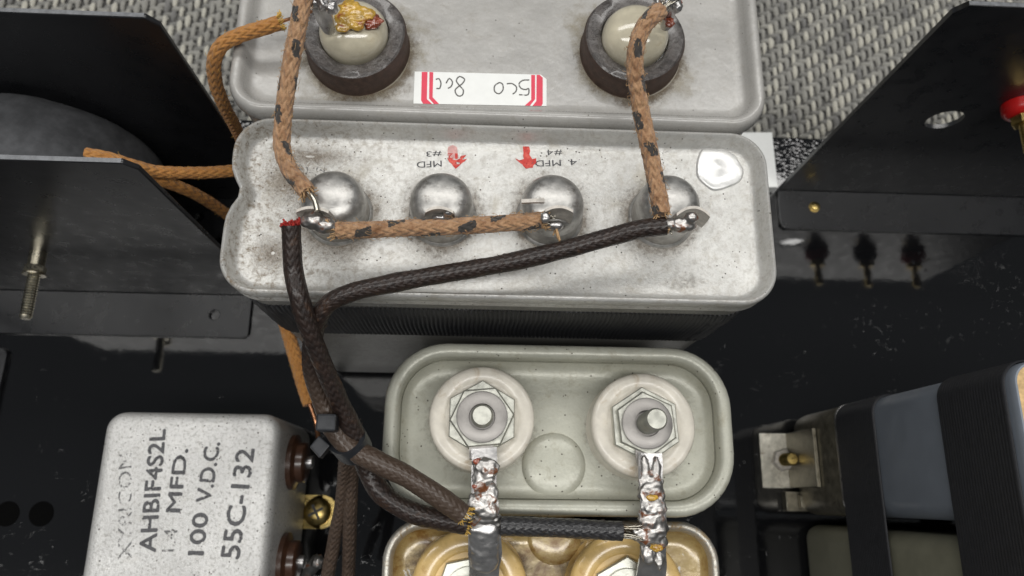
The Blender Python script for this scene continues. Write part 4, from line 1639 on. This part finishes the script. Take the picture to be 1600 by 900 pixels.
frayed(w6, pth[-1], pth[-1] - pth[-4], .2, M['braid_brown'], 24, .16, 35, spread=.4)

w7, pth, fr = braided_wire('cloth_wire', 'orange cloth wire looping round the left corner of the grey can', [(436, 36, 13.1), (410, 44, 13.1), (375, 55, 12.95), (347, 70, 12.75), (335, 95, 12.3), (337, 130, 11.4), (350, 165, 10.2),
                           (366, 195, 8.6), (380, 225, 6.5), (390, 250, 4.5)], .185, M['braid_orange'], None, seed=41, fuzz=60, fuzz_mat=M['straw_yarn'])
frayed(w7, pth[0], pth[0] - pth[3], .17, M['straw_yarn'], 46, .22, 43, spread=.9)
mb = MB()
add_tube(mb, [pth[4], at(448, 31, 13.2), at(468, 25, 13.4), at(486, 18, 13.9)], .045, 8)
o = mb.build('conductor', M['copper'], w7, smooth=60)
o.location = -w7.location
braided_wire('cloth_wire', 'upper orange cloth wire running from the coil behind the long can', [(134, 241, 9.4), (165, 246, 9.3), (205, 258, 8.9), (245, 268, 8.3), (300, 270, 7.8), (352, 268, 7.4), (400, 262, 7.0)], .19,
             M['braid_orange'], None, seed=51, fuzz=20, fuzz_mat=M['straw_yarn'])
braided_wire('cloth_wire', 'lower orange cloth wire dipping from the coil under the long can', [(205, 262, 8.3), (235, 277, 7.9), (275, 290, 7.3), (310, 306, 6.6), (345, 328, 5.6), (375, 352, 4.6)], .19,
             M['braid_orange'], None, seed=53, fuzz=15, fuzz_mat=M['straw_yarn'])
w8, pth, fr = braided_wire('cloth_wire', 'orange cloth wire hanging below the left corner of the long can', [(434, 470, 3.0), (444, 500, 3.1), (453, 530, 3.2), (462, 560, 3.2), (472, 595, 3.2), (484, 632, 3.2)], .24, M['braid_orange'], None, seed=57, fuzz=8,
                           fuzz_mat=M['straw_yarn'])
mb = MB()
add_tube(mb, [pth[-4], at(489, 645, 3.2), at(494, 662, 3.2), at(498, 690, 2.8)], .085, 8)
o = mb.build('conductor', M['copper'], w8, smooth=60)
o.location = -w8.location
braided_wire('cloth_wire', 'thin brown wire dropping from the tie, left of two', [(541, 715, 7.5), (538, 745, 6.8), (533, 790, 6.0), (523, 840, 5.2), (511, 905, 4.4)], .21, M['braid_brown'], None, seed=61, fuzz=10, amp=.06, K=9, pitch=.22, n=72)
braided_wire('cloth_wire', 'thin brown wire dropping from the tie, right of two', [(552, 718, 7.3), (549, 750, 6.6), (547, 800, 6.0), (546, 850, 5.2), (544, 905, 4.4)], .21, M['braid_brown'], None, seed=63, fuzz=10, amp=.06, K=9, pitch=.22, n=72)

# cable tie round the bundle
ct = thing('cable_tie', 'black nylon cable tie with square head round the dark wires', 'cable tie', at(540, 700, 10.2))
o0 = Vector(ct.location)
mb = MB()
ctr = at(548, 690, 10.2) - o0
u = (at(536, 726, 9.5) - at(530, 650, 10.9))
ring = []
for k in range(40):
    a = 2 * PI * k / 40
    px = 545 + 27 * math.cos(a)
    py = 690 + 25 * math.sin(a)
    ring.append(at(px, py, 10.1 + .62 * math.sin(a * 1 + .6)) - o0)
path = ring
rings = []
for i in range(40):
    t = (path[(i + 1) % 40] - path[i - 1]).normalized()
    nrm = (path[i] - ctr).normalized()
    nrm = (nrm - t * nrm.dot(t)).normalized()
    b = t.cross(nrm)
    rings.append([path[i] + nrm * x * .075 + b * y * .22 for x, y in ((-1, -1), (1, -1), (1, 1), (-1, 1))])
mb.loft(rings + [rings[0]], False, False)
mb.build('strap', M['black_plastic'], ct, smooth=30)
mb = MB()
hc = at(511, 661, 11.2) - o0
mb.box((hc.x - .24, hc.y - .21, hc.z - .30), (hc.x + .25, hc.y + .21, hc.z + .2))
h = mb.build('head', M['black_plastic'], ct, smooth=0, bevel=.05)
mb = MB()
hc = at(502, 699, 10.2) - o0
mb.add([Vector((hc.x, hc.y, hc.z)) + Vector(p) for p in ((-.27, 0, -.2), (.02, -.29, -.2), (.27, .05, -.2), (-.05, .29, -.2), (-.27, 0, .2), (.02, -.29, .2), (.27, .05, .2), (-.05, .29, .2))],
       [[3, 2, 1, 0], [4, 5, 6, 7], [0, 1, 5, 4], [1, 2, 6, 5], [2, 3, 7, 6], [3, 0, 4, 7]])
mb.build('tail', M['black_plastic'], ct, smooth=0, bevel=.04)
